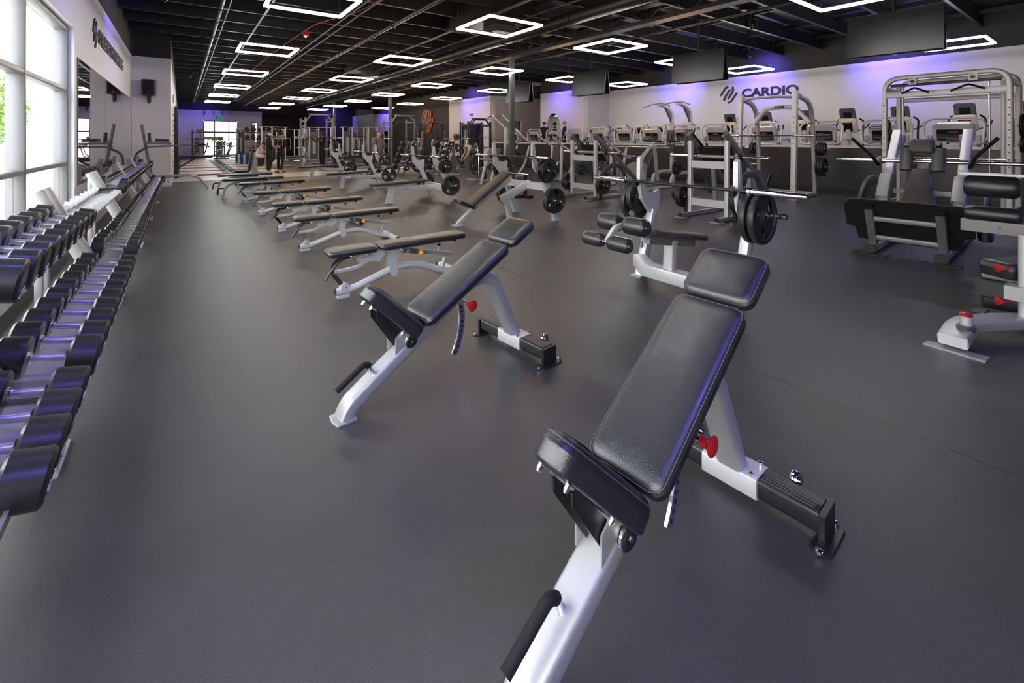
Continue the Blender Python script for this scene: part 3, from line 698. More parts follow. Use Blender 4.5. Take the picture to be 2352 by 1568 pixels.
# ---------------------------------------------------------------- flat adjustable benches in a row (amber knob)
def row_bench():
    t = thing('adjustable_bench', 'b', 'bench')
    M().tube(fillet(xz([(-.01, .055), (.14, .055), (.55, .19), (.78, .19), (1.06, .075), (1.2, .055)]), [.08, .08, .08, .06], 6), .034, 16, side=(0, 1, 0)).build('main_tube', silverL, t)
    M().lathe([(.034, 0), (.034, .002), (.027, .002), (.027, -.02)], (-.012, 0, .055), (-1, 0, 0), 16).build('tube_mouth', blackp, t)
    M().slab(lambda i: [(.0 + i, -.05 + i), (.1 - i, -.05 + i), (.13 - i, 0), (.1 - i, .05 - i), (0 + i, .05 - i)], [(0, 0), (.022, 0)]).build('foot', silverL, t)
    M().tube([(1.2, -.3, .05), (1.2, .3, .05)], .036, 14).build('rear_tube', silverL, t)
    for s_ in (-1, 1): M().lathe([(.037, 0), (.04, .002), (.04, .03), (.037, .034)], (1.2, s_ * .3 - (.0 if s_ > 0 else .0), .05), (0, s_, 0), 14).build('end_cap', blackp, t)
    M().pad(.44, .25, .055, .045, W2=.25, X=frame((-.09, 0, .39), (1, 0, 0))).build('seat_pad', vinyl, t)
    M().pad(.92, .25, .055, .05, X=frame((.385, 0, .39), (1, 0, .012))).build('back_pad', vinyl, t)
    m = M(); m.beam([(.42, 0, .375), (1.22, 0, .385)], .05, .035, .006); m.build('back_rail', silverL, t)
    M().box((1.2, 0, .385), (.05, .055, .04)).build('rail_cap', blackp, t, False)
    m = M()
    for y in (-.04, .04): m.prism([(.33, .39), (.56, .385), (.555, .2), (.575, .16), (.55, .115), (.51, .115), (.485, .16), (.48, .33), (.44, .345), (.38, .28), (.33, .30), (.2, .285), (.2, .33), (.3, .345), (.31, .39)], y - .004, y + .004)
    m.build('side_plate', silverL, t, False)
    m = M()
    for y in (-.03, .03):
        m.sweep(fillet(xz([(.12, .365), (-.02, .34), (-.045, .24), (.06, .09)]), [.08, .06], 6), [(.004, -.018), (.004, .018), (-.004, .018), (-.004, -.018)], side=(0, 1, 0)); mm_ = m
    for y in (-.03, .03): pass
    m.prism([(.03, .05), (.1, .05), (.1, .11), (.065, .13), (.03, .11)], -.035, .035)
    m.build('seat_link', silverL, t)
    m = M(); m.beam(fillet(xz([(-.02, .235), (.18, .25), (.28, .29), (.29, .35)]), .03, 3), .03, .03, .004); m.beam(xz([(0, .38), (.33, .38)]), .05, .025, .004); m.build('seat_rail', silverL, t)
    M().tube(fillet([(.04, -.045, .36), (-.03, -.045, .30), (-.11, -.045, .19)], .05), .011, 8).build('seat_lever', blackm, t)
    m = M(); m.beam(xz([(.63, .345), (1.17, .235)]), .042, .04, .005); m.beam(xz([(1.06, .09), (1.1, .2)]), .05, .03, .004); m.build('adjust_arm', silver, t)
    M().rod((.64, -.03, .34), (.64, .03, .34), .024, 12).build('arm_pivot', chrome, t)
    M().beam(xz([(.70, .335), (.78, .315)]), .06, .05, .006).build('adjust_sleeve', dgrey, t)
    kb = M().rod((.80, -.02, .31), (.80, -.06, .31), .012, 10).build('knob_stem', yellowp, t)
    M().ball((.80, -.075, .31), .027, 14, 10).build('knob', yellowp, kb)
    M().rod((1.03, 0, .26), (1.03, 0, .34), .012, 10).build('rest_post', chrome, t); M().lathe([(.014, 0), (.018, .01), (.018, .03), (.01, .036)], (1.03, 0, .335), (0, 0, 1), 12).build('post_buffer', blackp, t)
    m = M()
    for p in ((.1, .35), (.14, .345), (-.03, .235), (.28, .29), (.065, .1), (.44, .36)): m.rod((p[0], -.052, p[1]), (p[0], .052, p[1]), .009, 8)
    m.build('pivot_bolt', chrome, t); return t
RB = Proto(row_bench)
for (x, y, i) in ((1.14, 4.28, 0), (1.24, 6.36, 1), (1.22, 7.9, 2), (1.18, 9.85, 3), (1.13, 12.0, 4)):
    RB((x, y, 0), R(random.uniform(-1, 1)), 'flat adjustable bench with amber knob, %s from the camera in its row' % nth[i], 'flat adjustable benches with amber knobs')

# flat benches with bent tube legs (two) and the upright seat
def tube_bench():
    t = thing('flat_bench', 'b', 'bench')
    M().beam(fillet(xz([(0, 0), (.05, .28), (.25, .37), (1.0, .40)]), [.12, .1], 6), .06, .05, .012).build('main_frame', silver, t)
    M().beam(fillet(xz([(.9, .39), (1.1, .33), (1.24, .05)]), .08, 5), .06, .05, .012).build('rear_leg', silver, t)
    M().beam([(1.24, -.3, .04), (1.24, .3, .04)], .08, .06, .01, side=(1, 0, 0)).build('rear_bar', blackp, t)
    M().box((0, 0, .006), (.12, .1, .012)).build('foot_plate', silver, t, False)
    M().pad(.98, .27, .06, .04, X=frame((.0, 0, .41), (1, 0, .01))).build('back_pad', vinyl, t)
    M().pad(.33, .27, .06, .04, X=frame((1.01, 0, .42), (1, 0, .01))).build('head_pad', vinyl, t)
    M().tube(fillet([(.03, 0, .24), (-.05, 0, .25), (-.09, 0, .22), (-.11, 0, .08)], .03), .015, 8).build('handle_grip', foam, t); return t
TB = Proto(tube_bench)
TB((.80, 13.1, 0), R(2), 'nearer flat bench with bent tube legs and black front handle', 'flat benches with bent tube legs')
TB((.78, 14.75, 0), R(2), 'farther flat bench with bent tube legs and black front handle', 'flat benches with bent tube legs')
t = thing('utility_seat', 'upright black backed seat on a grey pedestal behind the flat benches', 'bench', (1.75, 16.6, 0), R(0))
M().pad(.40, .27, .07, .05, X=frame((-.42, 0, .40), (1, 0, 0))).build('seat_pad', vinyl, t)
M().pad(.62, .27, .07, .04, X=Matrix.Translation((-.0, 0, .42)) @ Matrix.Rotation(R(-82), 4, 'Y')).build('back_pad', vinyl, t)
m = M(); m.prism([(.02, 0), (.22, 0), (.2, .8), (.08, 1.02), (.06, .4)], -.07, .07); m.beam(xz([(.05, .36), (-.35, .36)]), .06, .06); m.beam(xz([(-.35, .36), (-.38, .03)]), .05, .05); m.beam([(-.38, -.2, .03), (-.38, .2, .03)], .06, .05, side=(1, 0, 0)); m.build('pedestal', silver, t)

# ---------------------------------------------------------------- plates, barbells
def plate_fn(r, w, ma=rubberp, face=None):
    def fn():
        m = M(); h = w / 2
        m.lathe([(r * .80, -h * .5), (r * .84, -h), (r * .97, -h), (r, -h * .6), (r, h * .6), (r * .97, h), (r * .84, h), (r * .80, h * .5), (r * .80, -h * .5)], (0, 0, 0), (0, 1, 0), 32)
        m.lathe([(.026, -h), (r * .28, -h), (r * .34, -h * .5), (r * .34, h * .5), (r * .28, h), (.026, h), (.026, -h)], (0, 0, 0), (0, 1, 0), 20)
        for q in range(3):
            a0 = q * 2 * PI / 3 + .3; n = 7; vs = []; fs = []
            for i in range(n + 1):
                for rr, sh in ((r * .30, 0), (r * .82, .35)):
                    a = a0 + i / n * 1.35 + sh
                    for y in (-h * .45, h * .45): vs.append((rr * math.cos(a), y, rr * math.sin(a)))
            for i in range(n):
                b_ = i * 4; fs += [(b_, b_ + 4, b_ + 6, b_ + 2), (b_ + 1, b_ + 3, b_ + 7, b_ + 5)]
            fs += [(0, 2, 3, 1), (n * 4, n * 4 + 1, n * 4 + 3, n * 4 + 2)]
            m.add(vs, fs)
        o = m.build('weight_plate', ma); tag(o, 'plate', 'weight plate')
        M().lathe([(.025, -h * 1.04), (.034, -h * 1.04), (.034, h * 1.04), (.025, h * 1.04), (.025, -h * 1.04)], (0, 0, 0), (0, 1, 0), 16).build('hub_ring', chrome, o); return o
    return Proto(fn)
P45, P25, P10 = plate_fn(.225, .05), plate_fn(.165, .042), plate_fn(.115, .034)
PWH = plate_fn(.225, .05, silverL)
def plates(P, x, y, z, n, lab, grp, dy=.052, rz=0, rot0=None):
    ws = ['innermost', 'second', 'third', 'fourth', 'fifth']
    for i in range(n):
        l = lab if n == 1 else lab.replace('plate', 'plate, ' + (('inner', 'outer')[i] if n == 2 else ('outermost' if i == n - 1 else ws[i])) + ' one,', 1)
        P((x, y + i * dy, z), rot=(0, random.uniform(0, 6), rz), label=l, group=grp)
def barbell():
    t = thing('barbell', 'b', 'barbell')
    M().rod((0, -.66, 0), (0, .66, 0), .0145, 12).build('shaft', blackm, t)
    for s_ in (-1, 1):
        sl = M().lathe([(.0145, .64), (.036, .65), (.036, .675), (.025, .68), (.025, 1.095), (.022, 1.1), (0, 1.1)], (0, 0, 0), (0, s_, 0), 18).build('sleeve', chrome, t)
    return t
BB = Proto(barbell)
def oly_bench(kind):
    """barbell bench: uprights at x=1.62 from the front foot; kind flat / incline / decline"""
    t = thing('barbell_bench', 'b', 'bench'); return t
def uprights(t, xf, W=.60, horn=1.30, hook=1.045, xh=None, lean=.5, ma=silverL):
    """two leaning rack posts; foot at xf, saddle plate leaning back toward xh"""
    xh = xf - lean if xh is None else xh
    for s_ in (-1, 1):
        y = s_ * W
        p = M(); p.beam(xz([(xf, 0), (xf - lean * .62, hook - .32)]), .085, .10, .012, X=Matrix.Translation((0, y, 0)))
        po = p.build('upright', ma, t)
        M().box((xf, y, .006), (.17, .13, .012)).build('foot_plate', silver, po, False)
        g = M(); a = xf - lean * .62
        g.prism([(a + .06, hook - .42), (a - .05, hook - .36), (a - .21, hook - .18), (a - .25, hook + .02), (a - .245, horn), (a - .215, horn + .02), (a - .19, horn), (a - .165, hook - .02), (a - .10, hook - .11), (a + .0, hook - .13), (a + .08, hook - .10), (a + .10, hook - .13)], y - .022, y + .022)
        go = g.build('saddle_plate', ma, po, False)
        M().beam(xz([(a - .225, hook + .0), (a - .215, horn + .01)]), .05, .012, .004, X=Matrix.Translation((0, y, 0))).build('guard', silver, go)
        M().prism([(a - .25, hook - .03), (a - .30, hook - .06), (a - .31, hook - .0), (a - .29, hook + .04), (a - .285, hook - .015), (a - .25, hook - .0)], y - .016, y + .016).build('bar_hook', blackm, go, False)
        for (dx, z, ln) in ((-.02, hook - .22, .33), (-lean * -.25, .38, .33)):
            px = a + .03 if z > .5 else xf - .14
            M().rod((px, y, z), (px, y + s_ * .30, z), .0245, 12).build('storage_peg', chrome, po)
    return xf - lean * .62 - .27
def flat_oly(i):
    t = thing('barbell_bench', 'flat barbell bench with grey-brown pad, %s from the camera of the three' % nth[i], 'bench', group='flat barbell benches')
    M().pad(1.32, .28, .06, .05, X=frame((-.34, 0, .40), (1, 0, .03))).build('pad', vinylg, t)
    M().beam(xz([(-.28, .375), (.7, .395)]), .09, .06, .008).build('pad_rail', silverL, t)
    m = M(); m.prism([(.0, 0), (.13, 0), (.19, .35), (.07, .35)], -.05, .05); m.box((.07, 0, .005), (.22, .16, .01)); m.build('front_leg', silverL, t, False)
    m = M(); m.beam(fillet(xz([(.45, .37), (.62, .3), (1.3, .3)]), .05), .10, .12, .01); m.box((1.3, 0, .3), (.1, 1.2, .14)); m.build('spine', silverL, t)
    uprights(t, 1.42, .58, 1.26, 1.045); return t
for i, y in enumerate((9.93, 13.75, 17.6)):
    t = flat_oly(i); x0 = 3.72; t.location = (x0, y, 0)
    BB((x0 + 1.42 - .31 - .30, y, 1.05), 0, 'barbell racked on the %s flat barbell bench' % ['nearest', 'middle', 'farthest'][i], 'barbells on the flat benches')
    for s_ in (-1, 1):
        sd = 'camera side' if s_ < 0 else 'far side'
        bn = ['nearest', 'middle', 'farthest'][i] + ' flat barbell bench'
        plates(P45, x0 + 1.28, y + s_ * .66, .38, 2 if i == 0 else 1, 'black plate low on the %s, %s' % (bn, sd), 'plates on flat bench pegs', s_ * .056)
        plates((P25 if i == 0 and s_ < 0 else P45 if i == 0 else P25) if s_ < 0 else P45, x0 + 1.14, y + s_ * .66, .825, 2 if i == 0 else 1, 'black plate high on the %s, %s' % (bn, sd), 'plates on flat bench pegs', s_ * .05)
# incline barbell bench
t = thing('barbell_bench', 'incline barbell bench with worn grey-brown pad sloping towards the left', 'bench', (3.70, 6.65, 0))
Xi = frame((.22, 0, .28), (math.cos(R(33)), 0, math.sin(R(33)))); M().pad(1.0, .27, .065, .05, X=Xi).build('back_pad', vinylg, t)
M().pad(.36, .27, .06, .05, X=frame((-.02, 0, .40), (.9, 0, -.42))).build('seat_pad', vinyl, t)
m = M(); m.beam(xz([(.02, .02), (.42, .33), (1.1, .72)]), .07, .07, .01); m.box((.03, 0, .006), (.16, .16, .012)); m.build('front_frame', silverL, t)
m = M(); m.beam(xz([(.92, .37), (1.55, .62)]), .10, .13, .01); m.box((1.5, 0, .6), (.1, 1.2, .12)); m.build('spine', silverL, t)
m = M(); m.beam(xz([(1.0, .42), (1.1, 0)]), .08, .08, .01); m.build('middle_leg', silverL, t)
hx = uprights(t, 1.68, .60, 1.36, 1.13)
BB((3.70 + 1.68 - .61, 6.65, 1.135), 0, 'barbell racked on the incline barbell bench', 'barbells on the sloping benches')
for s_ in (-1, 1):
    sd = 'camera side' if s_ < 0 else 'far side'
    plates(P45, 3.70 + 1.54, 6.65 + s_ * .68, .38, 2, 'black plate low on the incline barbell bench, %s' % sd, 'plates on the incline barbell bench', s_ * .056)
    plates(P45, 3.70 + 1.40, 6.65 + s_ * .68, .91, 1, 'large black plate high on the incline barbell bench, %s' % sd, 'plates on the incline barbell bench')
    plates(P25, 3.70 + 1.40, 6.65 + s_ * .735, .91, 1, 'small black plate high on the incline barbell bench, %s' % sd, 'plates on the incline barbell bench')
# decline barbell bench with leg rollers
t = thing('barbell_bench', 'decline barbell bench with four black leg rollers, behind the largest bench', 'bench', (0, 0, 0))
DY = 2.56
for s_, y in ((-1, 2.02), (1, 3.05)): pass
tt = Matrix.Translation((0, DY, 0))
m_x = uprights(t, 3.93, .52, 1.25, 1.0, lean=-.35)
for ch in t.children: ch.location = (0, DY, 0)
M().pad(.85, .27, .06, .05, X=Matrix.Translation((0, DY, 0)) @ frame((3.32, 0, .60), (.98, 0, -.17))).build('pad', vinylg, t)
M().beam([(3.35, DY, .56), (4.05, DY, .44)], .09, .09, .01).build('pad_rail', greym, t)
M().beam([(3.72, DY, .50), (3.70, DY, .16)], .10, .09, .01).build('centre_post', silverL, t)
M().beam([(3.92, DY - .52, .17), (3.70, DY - .25, .17), (3.70, DY + .25, .17), (3.92, DY + .52, .17)], .12, .14, .01, side=(0, 0, 1)).build('lower_beam', silverL, t)
def roller(x, y, z, L, r, par, nm='leg_roller'):
    o = M().lathe([(0, -L / 2), (r * .75, -L / 2), (r * .95, -L / 2 + .015), (r, -L / 2 + .04), (r, L / 2 - .04), (r * .95, L / 2 - .015), (r * .75, L / 2), (0, L / 2)], (x, y, z), (0, 1, 0), 22).build(nm, vinyl, par)
    M().lathe([(.02, L / 2), (.02, L / 2 + .012), (0, L / 2 + .012)], (x, y, z), (0, -1, 0), 10).build('end_bolt', chrome, o); return o
roller(3.05, DY - .13, .72, .22, .075, t); roller(3.05, DY + .15, .72, .22, .075, t)
roller(2.84, DY - .13, .60, .21, .058, t); roller(2.84, DY + .15, .60, .21, .058, t)
M().beam(fillet([(3.35, DY, .58), (3.12, DY, .70), (2.95, DY, .72), (2.84, DY, .60)], .08), .035, .05, .008).build('roller_arm', silverL, t)
M().rod((3.05, DY - .2, .72), (3.05, DY + .2, .72), .014).build('roller_axle', chrome, t); M().rod((2.84, DY - .2, .60), (2.84, DY + .2, .60), .014).build('roller_axle', chrome, t)
M().rod((3.22, DY - .05, .56), (3.22, DY - .05, .51), .012).build('adjust_pin', chrome, t)
BB((3.86, DY, 1.005), 0, 'barbell racked on the decline barbell bench behind the largest bench', 'barbells on the sloping benches')
for (P, x, y, z, n, lb, dy) in ((P45, 3.97, DY - .64, .78, 2, 'thick black plate at the right end of the decline bench', -.075), (P45, 4.0, DY + .64, .78, 1, 'large black plate at the left end of the decline bench', .05),
                            (P25, 3.97, DY + .58, .83, 2, 'small black plate hung with collars on the decline bench', .03), (P25, 4.05, DY - .56, .86, 1, 'small brown-tinged plate inside the right decline bench upright', -.05)):
    plates(P, x, y, z, n, lb, 'plates on the decline barbell bench', dy)
# ---------------------------------------------------------------- dumbbell racks along the left wall
def db_fn(r, hl, L):
    """round-head dumbbell, handle along x"""
    def fn():
        t = thing('dumbbell', 'd', 'dumbbell')
        M().lathe([(.014, -L / 2 + hl - .01), (.0175, -L / 2 + hl + .02), (.0175, L / 2 - hl - .02), (.014, L / 2 - hl + .01)], (0, 0, 0), (1, 0, 0), 12).build('handle', satin, t)
        for s_ in (-1, 1):
            h = M().lathe([(.012, L / 2 - hl), (r - .012, L / 2 - hl), (r, L / 2 - hl + .01), (r, L / 2 - .012), (r - .01, L / 2 - .002), (r - .02, L / 2), (r - .024, L / 2 - .004), (.0, L / 2 - .004)], (0, 0, 0), (s_, 0, 0), 28).build('head', urethane, t)
            M().lathe([(.016, L / 2 - hl - .012), (.024, L / 2 - hl - .01), (.024, L / 2 - hl + .002)], (0, 0, 0), (s_, 0, 0), 12).build('collar', chrome, h)
        return t
    return Proto(fn)
big = {}
def DB(r, hl, L):
    k = (r, hl, L)
    if k not in big: big[k] = db_fn(*k)
    return big[k]
def badge(par, r, L, s):
    o = put_text('weight_mark', s, whitem, (L / 2 + .0005, -.03, -r * .62), (0, 1, 0), .06, .028, par, .02, ext=.002); return o
TILT = R(12)
YU = [0.42, 2.93, 5.50, 8.08, 10.66, 13.24]       # near ends of the rack units
UL = 2.36
racknm = ['leftmost cut-off rack', 'nearest full rack', 'second full rack', 'third full rack', 'fourth full rack', 'farthest rack']
def end_frame(y, u, e):
    pass
for u, y0 in enumerate(YU):
    t = thing('dumbbell_rack', 'silver two-tier dumbbell rack, the %s' % racknm[u], 'rack', (0, y0, 0), 0, 'two-tier dumbbell racks')
    for e in (0, UL):
        p = M().beam([(-.96, e, 1.02), (-.50, e, .012)], .06, .085, .01).build('side_upright', silver, t)
        for q in (-1,): M().slab(lambda i: [(-.56 + i, e - .07 + i), (-.43 - i, e - .07 + i), (-.43 - i, e + .07 - i), (-.56 + i, e + .07 - i)], [(0, 0), (.012, 0), (.014, .002)]).build('foot_plate', silver, p)
        M().lathe([(.014, 0), (.014, .01), (.008, .014)], (-.455, e - .035, .012), (0, 0, 1), 10).build('foot_bolt', chrome, p)
        M().beam([(-.95, e, .03), (-.52, e, .03)], .05, .05, .006).build('base_bar', silver, t)
        M().beam([(-.95, e, .03), (-.95, e, .98)], .05, .05, .006).build('rear_post', silver, t)
        M().lathe([(.032, 0), (.032, .012), (0, .012)], (-.455, e, .13), (1, 0, 0), 12)
    for tier, (cx, cz) in enumerate(((-.515, .405), (-.775, .82))):
        X = Matrix.Translation((cx, UL / 2, cz)) @ Matrix.Rotation(TILT, 4, 'Y')
        m = M(); m.box((0, 0, -.085), (.15, UL - .04, .012), X=X); m.build('shelf_tray', traym, t, False)
        m = M()
        for s_ in (-1, 1): m.box((s_ * .105, 0, -.07), (.012, UL - .04, .07), X=X)
        m.build('shelf_rail', silver if not (u == 2 and tier) else silverL, t, False)
        M().box((0, -UL / 2 + .01, -.08), (.26, .02, .05), X=X).build('shelf_end', silver, t, False); M().box((0, UL / 2 - .01, -.08), (.26, .02, .05), X=X).build('shelf_end', silver, t, False)
    # dumbbells or bare saddles
    for tier, (cx, cz) in enumerate(((-.515, .405), (-.775, .82))):
        if u == 2 and tier == 1:
            for k in range(8):
                for s_ in (-1, 1):
                    m = M(); X = Matrix.Translation((cx, .22 + k * .27, cz)) @ Matrix.Rotation(TILT, 4, 'Y')
                    m.prism([(-.03, -.06), (.03, -.06), (.03, -.035), (-.03, -.035)], -.07, .07, X=X @ Matrix.Translation((s_ * .105, 0, 0)))
                    m.prism([(-.035, -.035), (.035, -.035), (.035, .0), (-.035, .0)], .055, .075, X=X @ Matrix.Translation((s_ * .105, 0, 0)))
                    m.build('saddle', silverL, t, False)
            M().box((cx, UL - .02, cz - .02), (.3, .1, .03)).build('saddle_end', blackp, t, False)
            continue
        if u == 0:
            if tier: continue
            spec = [(.088, .12, .36)] * 10; ys = [UL - .09 - k * .215 for k in range(10)]; first = 'far'
        elif u == 1: spec = [((.100 if tier else .096) - k * .0022, .115, .37) for k in range(10)]; ys = [.12 + k * .232 for k in range(10)]; first = 'near'
        elif u == 2: spec = [(.105, .10, .35)] * 3 + [(.082, .10, .34)] * 8; ys = [.14 + k * .21 for k in range(11)]; first = 'near'
        elif u == 3: spec = [((.105, .10, .34) if (k == 0 and tier) else (.068, .075, .30)) for k in range(12)]; ys = [.14 + k * .19 for k in range(12)]; first = 'near'
        elif u == 4: spec = [(.062, .07, .28)] * 12; ys = [.14 + k * .19 for k in range(12)]; first = 'near'
        else: spec = [(.055, .06, .26) if k < 9 else (.08, .09, .30) for k in range(12)]; ys = [.14 + k * .19 for k in range(12)]; first = 'near'
        seen = {}
        for k, ((r, hl, L), yy) in enumerate(zip(spec, ys)):
            if u == 0 and k > 3: break
            rr = round(r, 4)
            lb = 'black round-head dumbbell, %s from the %s end, %s tier, %s' % (nth[k], first, ('lower', 'upper')[tier], racknm[u])
            o = DB(rr, hl, L)((cx, y0 + yy, cz + (rr - .09) * .55), rot=(random.uniform(0, .3), TILT, random.uniform(-.02, .02)), label=lb, group='dumbbells on the left wall racks')
            if u <= 1:
                for h in o.children: pass
                badge(o, rr, L, ('50LB', '50LB', '55LB', '55LB', '60LB', '60LB', '65LB', '65LB', '70LB', '70LB')[k])

# ---------------------------------------------------------------- dip and leg raise stand in the corner
t = thing('dip_stand', 'grey leg raise and dip stand with black arm pads, in front of the corner wall', 'exercise stand', (0, 0, 0))
m = M(); m.beam([(-.62, 16.1, 0), (-.80, 16.1, 1.15), (-.90, 16.1, 1.85)], .13, .07, .012, side=(0, 1, 0)); m.build('main_post', greym, t)
m = M(); m.beam(fillet([(-.80, 16.15, 1.2), (-1.05, 16.3, 1.05), (-1.12, 16.35, .0)], .2), .08, .06, .01, side=(0, 1, 0)); m.build('rear_strut', greym, t)
for dy in (-.25, .25):
    M().beam([(-.85, 16.1 + dy, 1.35), (-.25, 16.1 + dy, 1.32)], .06, .06, .01, side=(0, 1, 0)).build('arm_rail', greym, t)
    M().beam([(-.60, 16.1 + dy, 1.42), (-.30, 16.1 + dy, 1.41)], .10, .08, .03, side=(0, 1, 0)).build('arm_pad', vinyl, t)
    M().tube([(-.85, 16.1 + dy * 1.1, 1.23), (.55, 16.1 + dy * 1.1, 1.29)], .022, 10).build('dip_bar', greym, t)
    g = M().tube([(.35, 16.1 + dy * 1.1, 1.282), (.55, 16.1 + dy * 1.1, 1.29)], .026, 10).build('hand_grip', foam, t)
M().beam([(-.72, 16.1, 1.30), (-.74, 16.1, 1.62)], .26, .07, .03, side=(0, 1, 0)).build('back_pad', vinyl, t)
M().tube(fillet([(-.7, 15.85, .38), (.35, 15.85, .42), (.62, 15.85, 0)], .3), .025, 10).build('base_tube', silver, t)
M().tube(fillet([(-.7, 16.35, .38), (.35, 16.35, .42), (.62, 16.35, 0)], .3), .025, 10).build('base_tube', silver, t)

# ---------------------------------------------------------------- plate-loaded leg machines with rails
def leg_machine(name, lab, loc, rz, rail_top=(0, 1.55), rail_bot=(1.75, .26), W=.36, back='oval', post_h=1.42, sleeve=.95, tips=redp):
    t = thing(name, lab, 'gym machine', loc, rz)
    for s_ in (-1, 1):
        y = s_ * W
        M().beam([(.05, y, .06), (.05, y, post_h)], .075, .085, .012).build('front_post', silverL, t)
        M().beam([(-.28, y, .05), (1.9, y, .05)], .075, .06, .01).build('base_rail', silver, t)
        f_ = M().slab(lambda i: [(-.34 + i, y - .1 + i), (-.2 - i, y - .1 + i), (-.2 - i, y + .1 - i), (-.34 + i, y + .1 - i)], [(0, 0), (.012, 0)]).build('foot_plate', silver, t)
        M().box((-.285, y, .05), (.014, .08, .065)).build('end_cap', blackp, f_, False)
        M().beam([(rail_top[0], y, rail_top[1]), (rail_bot[0], y, rail_bot[1])], .07, .10, .01).build('slide_rail', greym, t)
        M().rod((rail_top[0] + .06, y - s_ * .05, rail_top[1] - .0), (rail_bot[0], y - s_ * .05, rail_bot[1] + .1), .014).build('guide_rod', blackm, t)
        M().beam([(.95, y, .06), (.82, y, .92)], .07, .07, .01).build('rear_post', silver, t)
        # weight sleeve, storage horn with curved guard
        M().rod((.30, s_ * (W + .03), 1.12), (.30, s_ * sleeve, 1.12), .0245, 14).build('weight_sleeve', chrome, t)
        M().lathe([(.03, 0), (.055, .01), (.055, .05), (.03, .06)], (.30, s_ * (W + .09), 1.12), (0, s_, 0), 14).build('sleeve_collar', blackp, t)
        M().rod((.30, s_ * sleeve, 1.12), (.30, s_ * (sleeve + .025), 1.12), .026, 12).build('sleeve_tip', tips, t)
        M().beam(fillet([(.1, s_ * (W + .10), .52), (.35, s_ * (W + .16), .82), (.8, s_ * (W + .16), .80), (1.0, s_ * (W + .14), .35)], .2, 6), .05, .12, .015, side=(0, 1, 0)).build('curved_guard', dgrey, t)
        M().rod((.10, s_ * W, .34), (.10, s_ * (W + .34), .34), .024, 12).build('storage_peg', chrome, t)
        M().beam([(.10, s_ * (W + .12), .30), (.10, s_ * (W + .12), .0)], .06, .05, .006, side=(1, 0, 0)).build('peg_stand', blackm, t)
        M().tube(fillet([(.45, s_ * .22, 1.18), (.40, s_ * .25, 1.36), (.52, s_ * .30, 1.36), (.55, s_ * .28, 1.2)], .05), .014, 8).build('lock_handle', foam, t)
    M().box((.05, 0, .98), (.06, 2 * W - .07, .13)).build('upper_cross_bar', silverL, t, False)
    M().box((.05, 0, .28), (.06, 2 * W - .07, .13)).build('lower_cross_bar', silverL, t, False)
    M().tube([(.30, -W, 1.12), (.30, W, 1.12)], .035, 12).build('sleeve_tube', silver, t)
    X = Matrix.Translation((.38, 0, 1.10)) @ Matrix.Rotation(R(-38), 4, 'Y')
    M().box((0, 0, 0), (.03, .62, .50), X=X).build('foot_plate_board', blackp, t, False)
    if back == 'oval':
        u = Vector((.55, 0, .62)).normalized(); X = frame((1.55, 0, .22), u)
        def ol(i):
            return [(.36 + (.40 - i) * math.cos(a), (.27 - i) * math.sin(a) * (1 - .15 * math.cos(a))) for a in [2 * PI * q / 28 for q in range(28)]]
        M().slab(ol, [(0, .02), (.02, 0), (.06, .0), (.075, .02), (.08, .06)], X=X).build('back_pad', mat('grey_green_vinyl', (.16, .175, .175), .4, bump=.2, bscale=250), t)
        M().beam([(1.35, 0, .12), (1.75, 0, .12)], .3, .08, .01).build('seat_frame', silver, t)
    else:
        M().pad(.6, .42, .08, .08, X=frame((1.75, 0, .30), (.5, 0, .6))).build('back_pad', vinyl, t)
        M().pad(.35, .42, .08, .06, X=frame((1.42, 0, .3), (1, 0, 0))).build('seat_pad', vinyl, t)
    return t
for nm, lc, by, xx, pre in (('left', 7.98, 8.0, 7.98, 'leg press with pale oval pad'), ('right', 7.72, 4.57, 7.72, 'leg press behind the decline bench')):
    leg_machine('leg_press', 'silver plate-loaded %s, sloping rails rising to the left' % pre, (lc, by, 0), R(0), back='oval' if nm == 'left' else 'pad', W=.40 if nm == 'left' else .355)
    W_ = .40 if nm == 'left' else .355
    plates(P45, lc + .10, by - W_ - .16, .36, 2, 'black red-hubbed plate low on the %s, camera side' % pre, 'plates on the leg press pegs', -.056)
    plates(P45, lc + .10, by + W_ + .16, .36, 2, 'black plate low on the %s, far side' % pre, 'plates on the leg press pegs', .056)
    if nm == 'right': plates(P25, lc + .10, by + W_ + .28, .42, 2, 'small black plate on the %s, far side' % pre, 'plates on the leg press pegs', .045)

# ---------------------------------------------------------------- half rack in front of the half wall
t = thing('half_rack', 'tall pale silver half rack with arched crossbar below the wall word', 'rack', (11.8, 5.45, 0))
hh = 2.62
for s_ in (-1, 1):
    y = s_ * .68
    M().beam([(0, y, 0), (.16, y * .96, hh)], .12, .12, .02).build('front_post', silverL, t)
    M().beam(fillet([(1.25, y, 0), (1.15, y, 1.4), (1.0, y, 2.36), (.3, y, 2.5)], .35), .09, .11, .02).build('rear_post', silver, t)
    M().box((0, y, .008), (.24, .24, .016)).build('foot_plate', silver, t, False)
    M().beam([(0, y, .05), (1.25, y, .05)], .09, .08, .01).build('side_base', silver, t)
    m = M()
    for q in range(9): m.prism([(-.02, .0), (-.10, .03), (-.10, .06), (-.02, .04)], y * .985 - .015, y * .985 + .015, X=Matrix.Translation((.12, 0, .9 + q * .13)))
    m.build('hook_ladder', chrome, t, False)
    for z, n_ in ((.75, 0), (1.2, 0), (1.55, 0)): M().rod((1.15, y + s_ * .04, z), (1.15, y + s_ * .36, z), .024, 12).build('storage_peg', chrome, t)
M().tube([(.12, -.66, 2.45), (.12, -.3, 2.49), (.12, .3, 2.49), (.12, .66, 2.45)], .03, 12).build('pull_up_bar', silver, t)
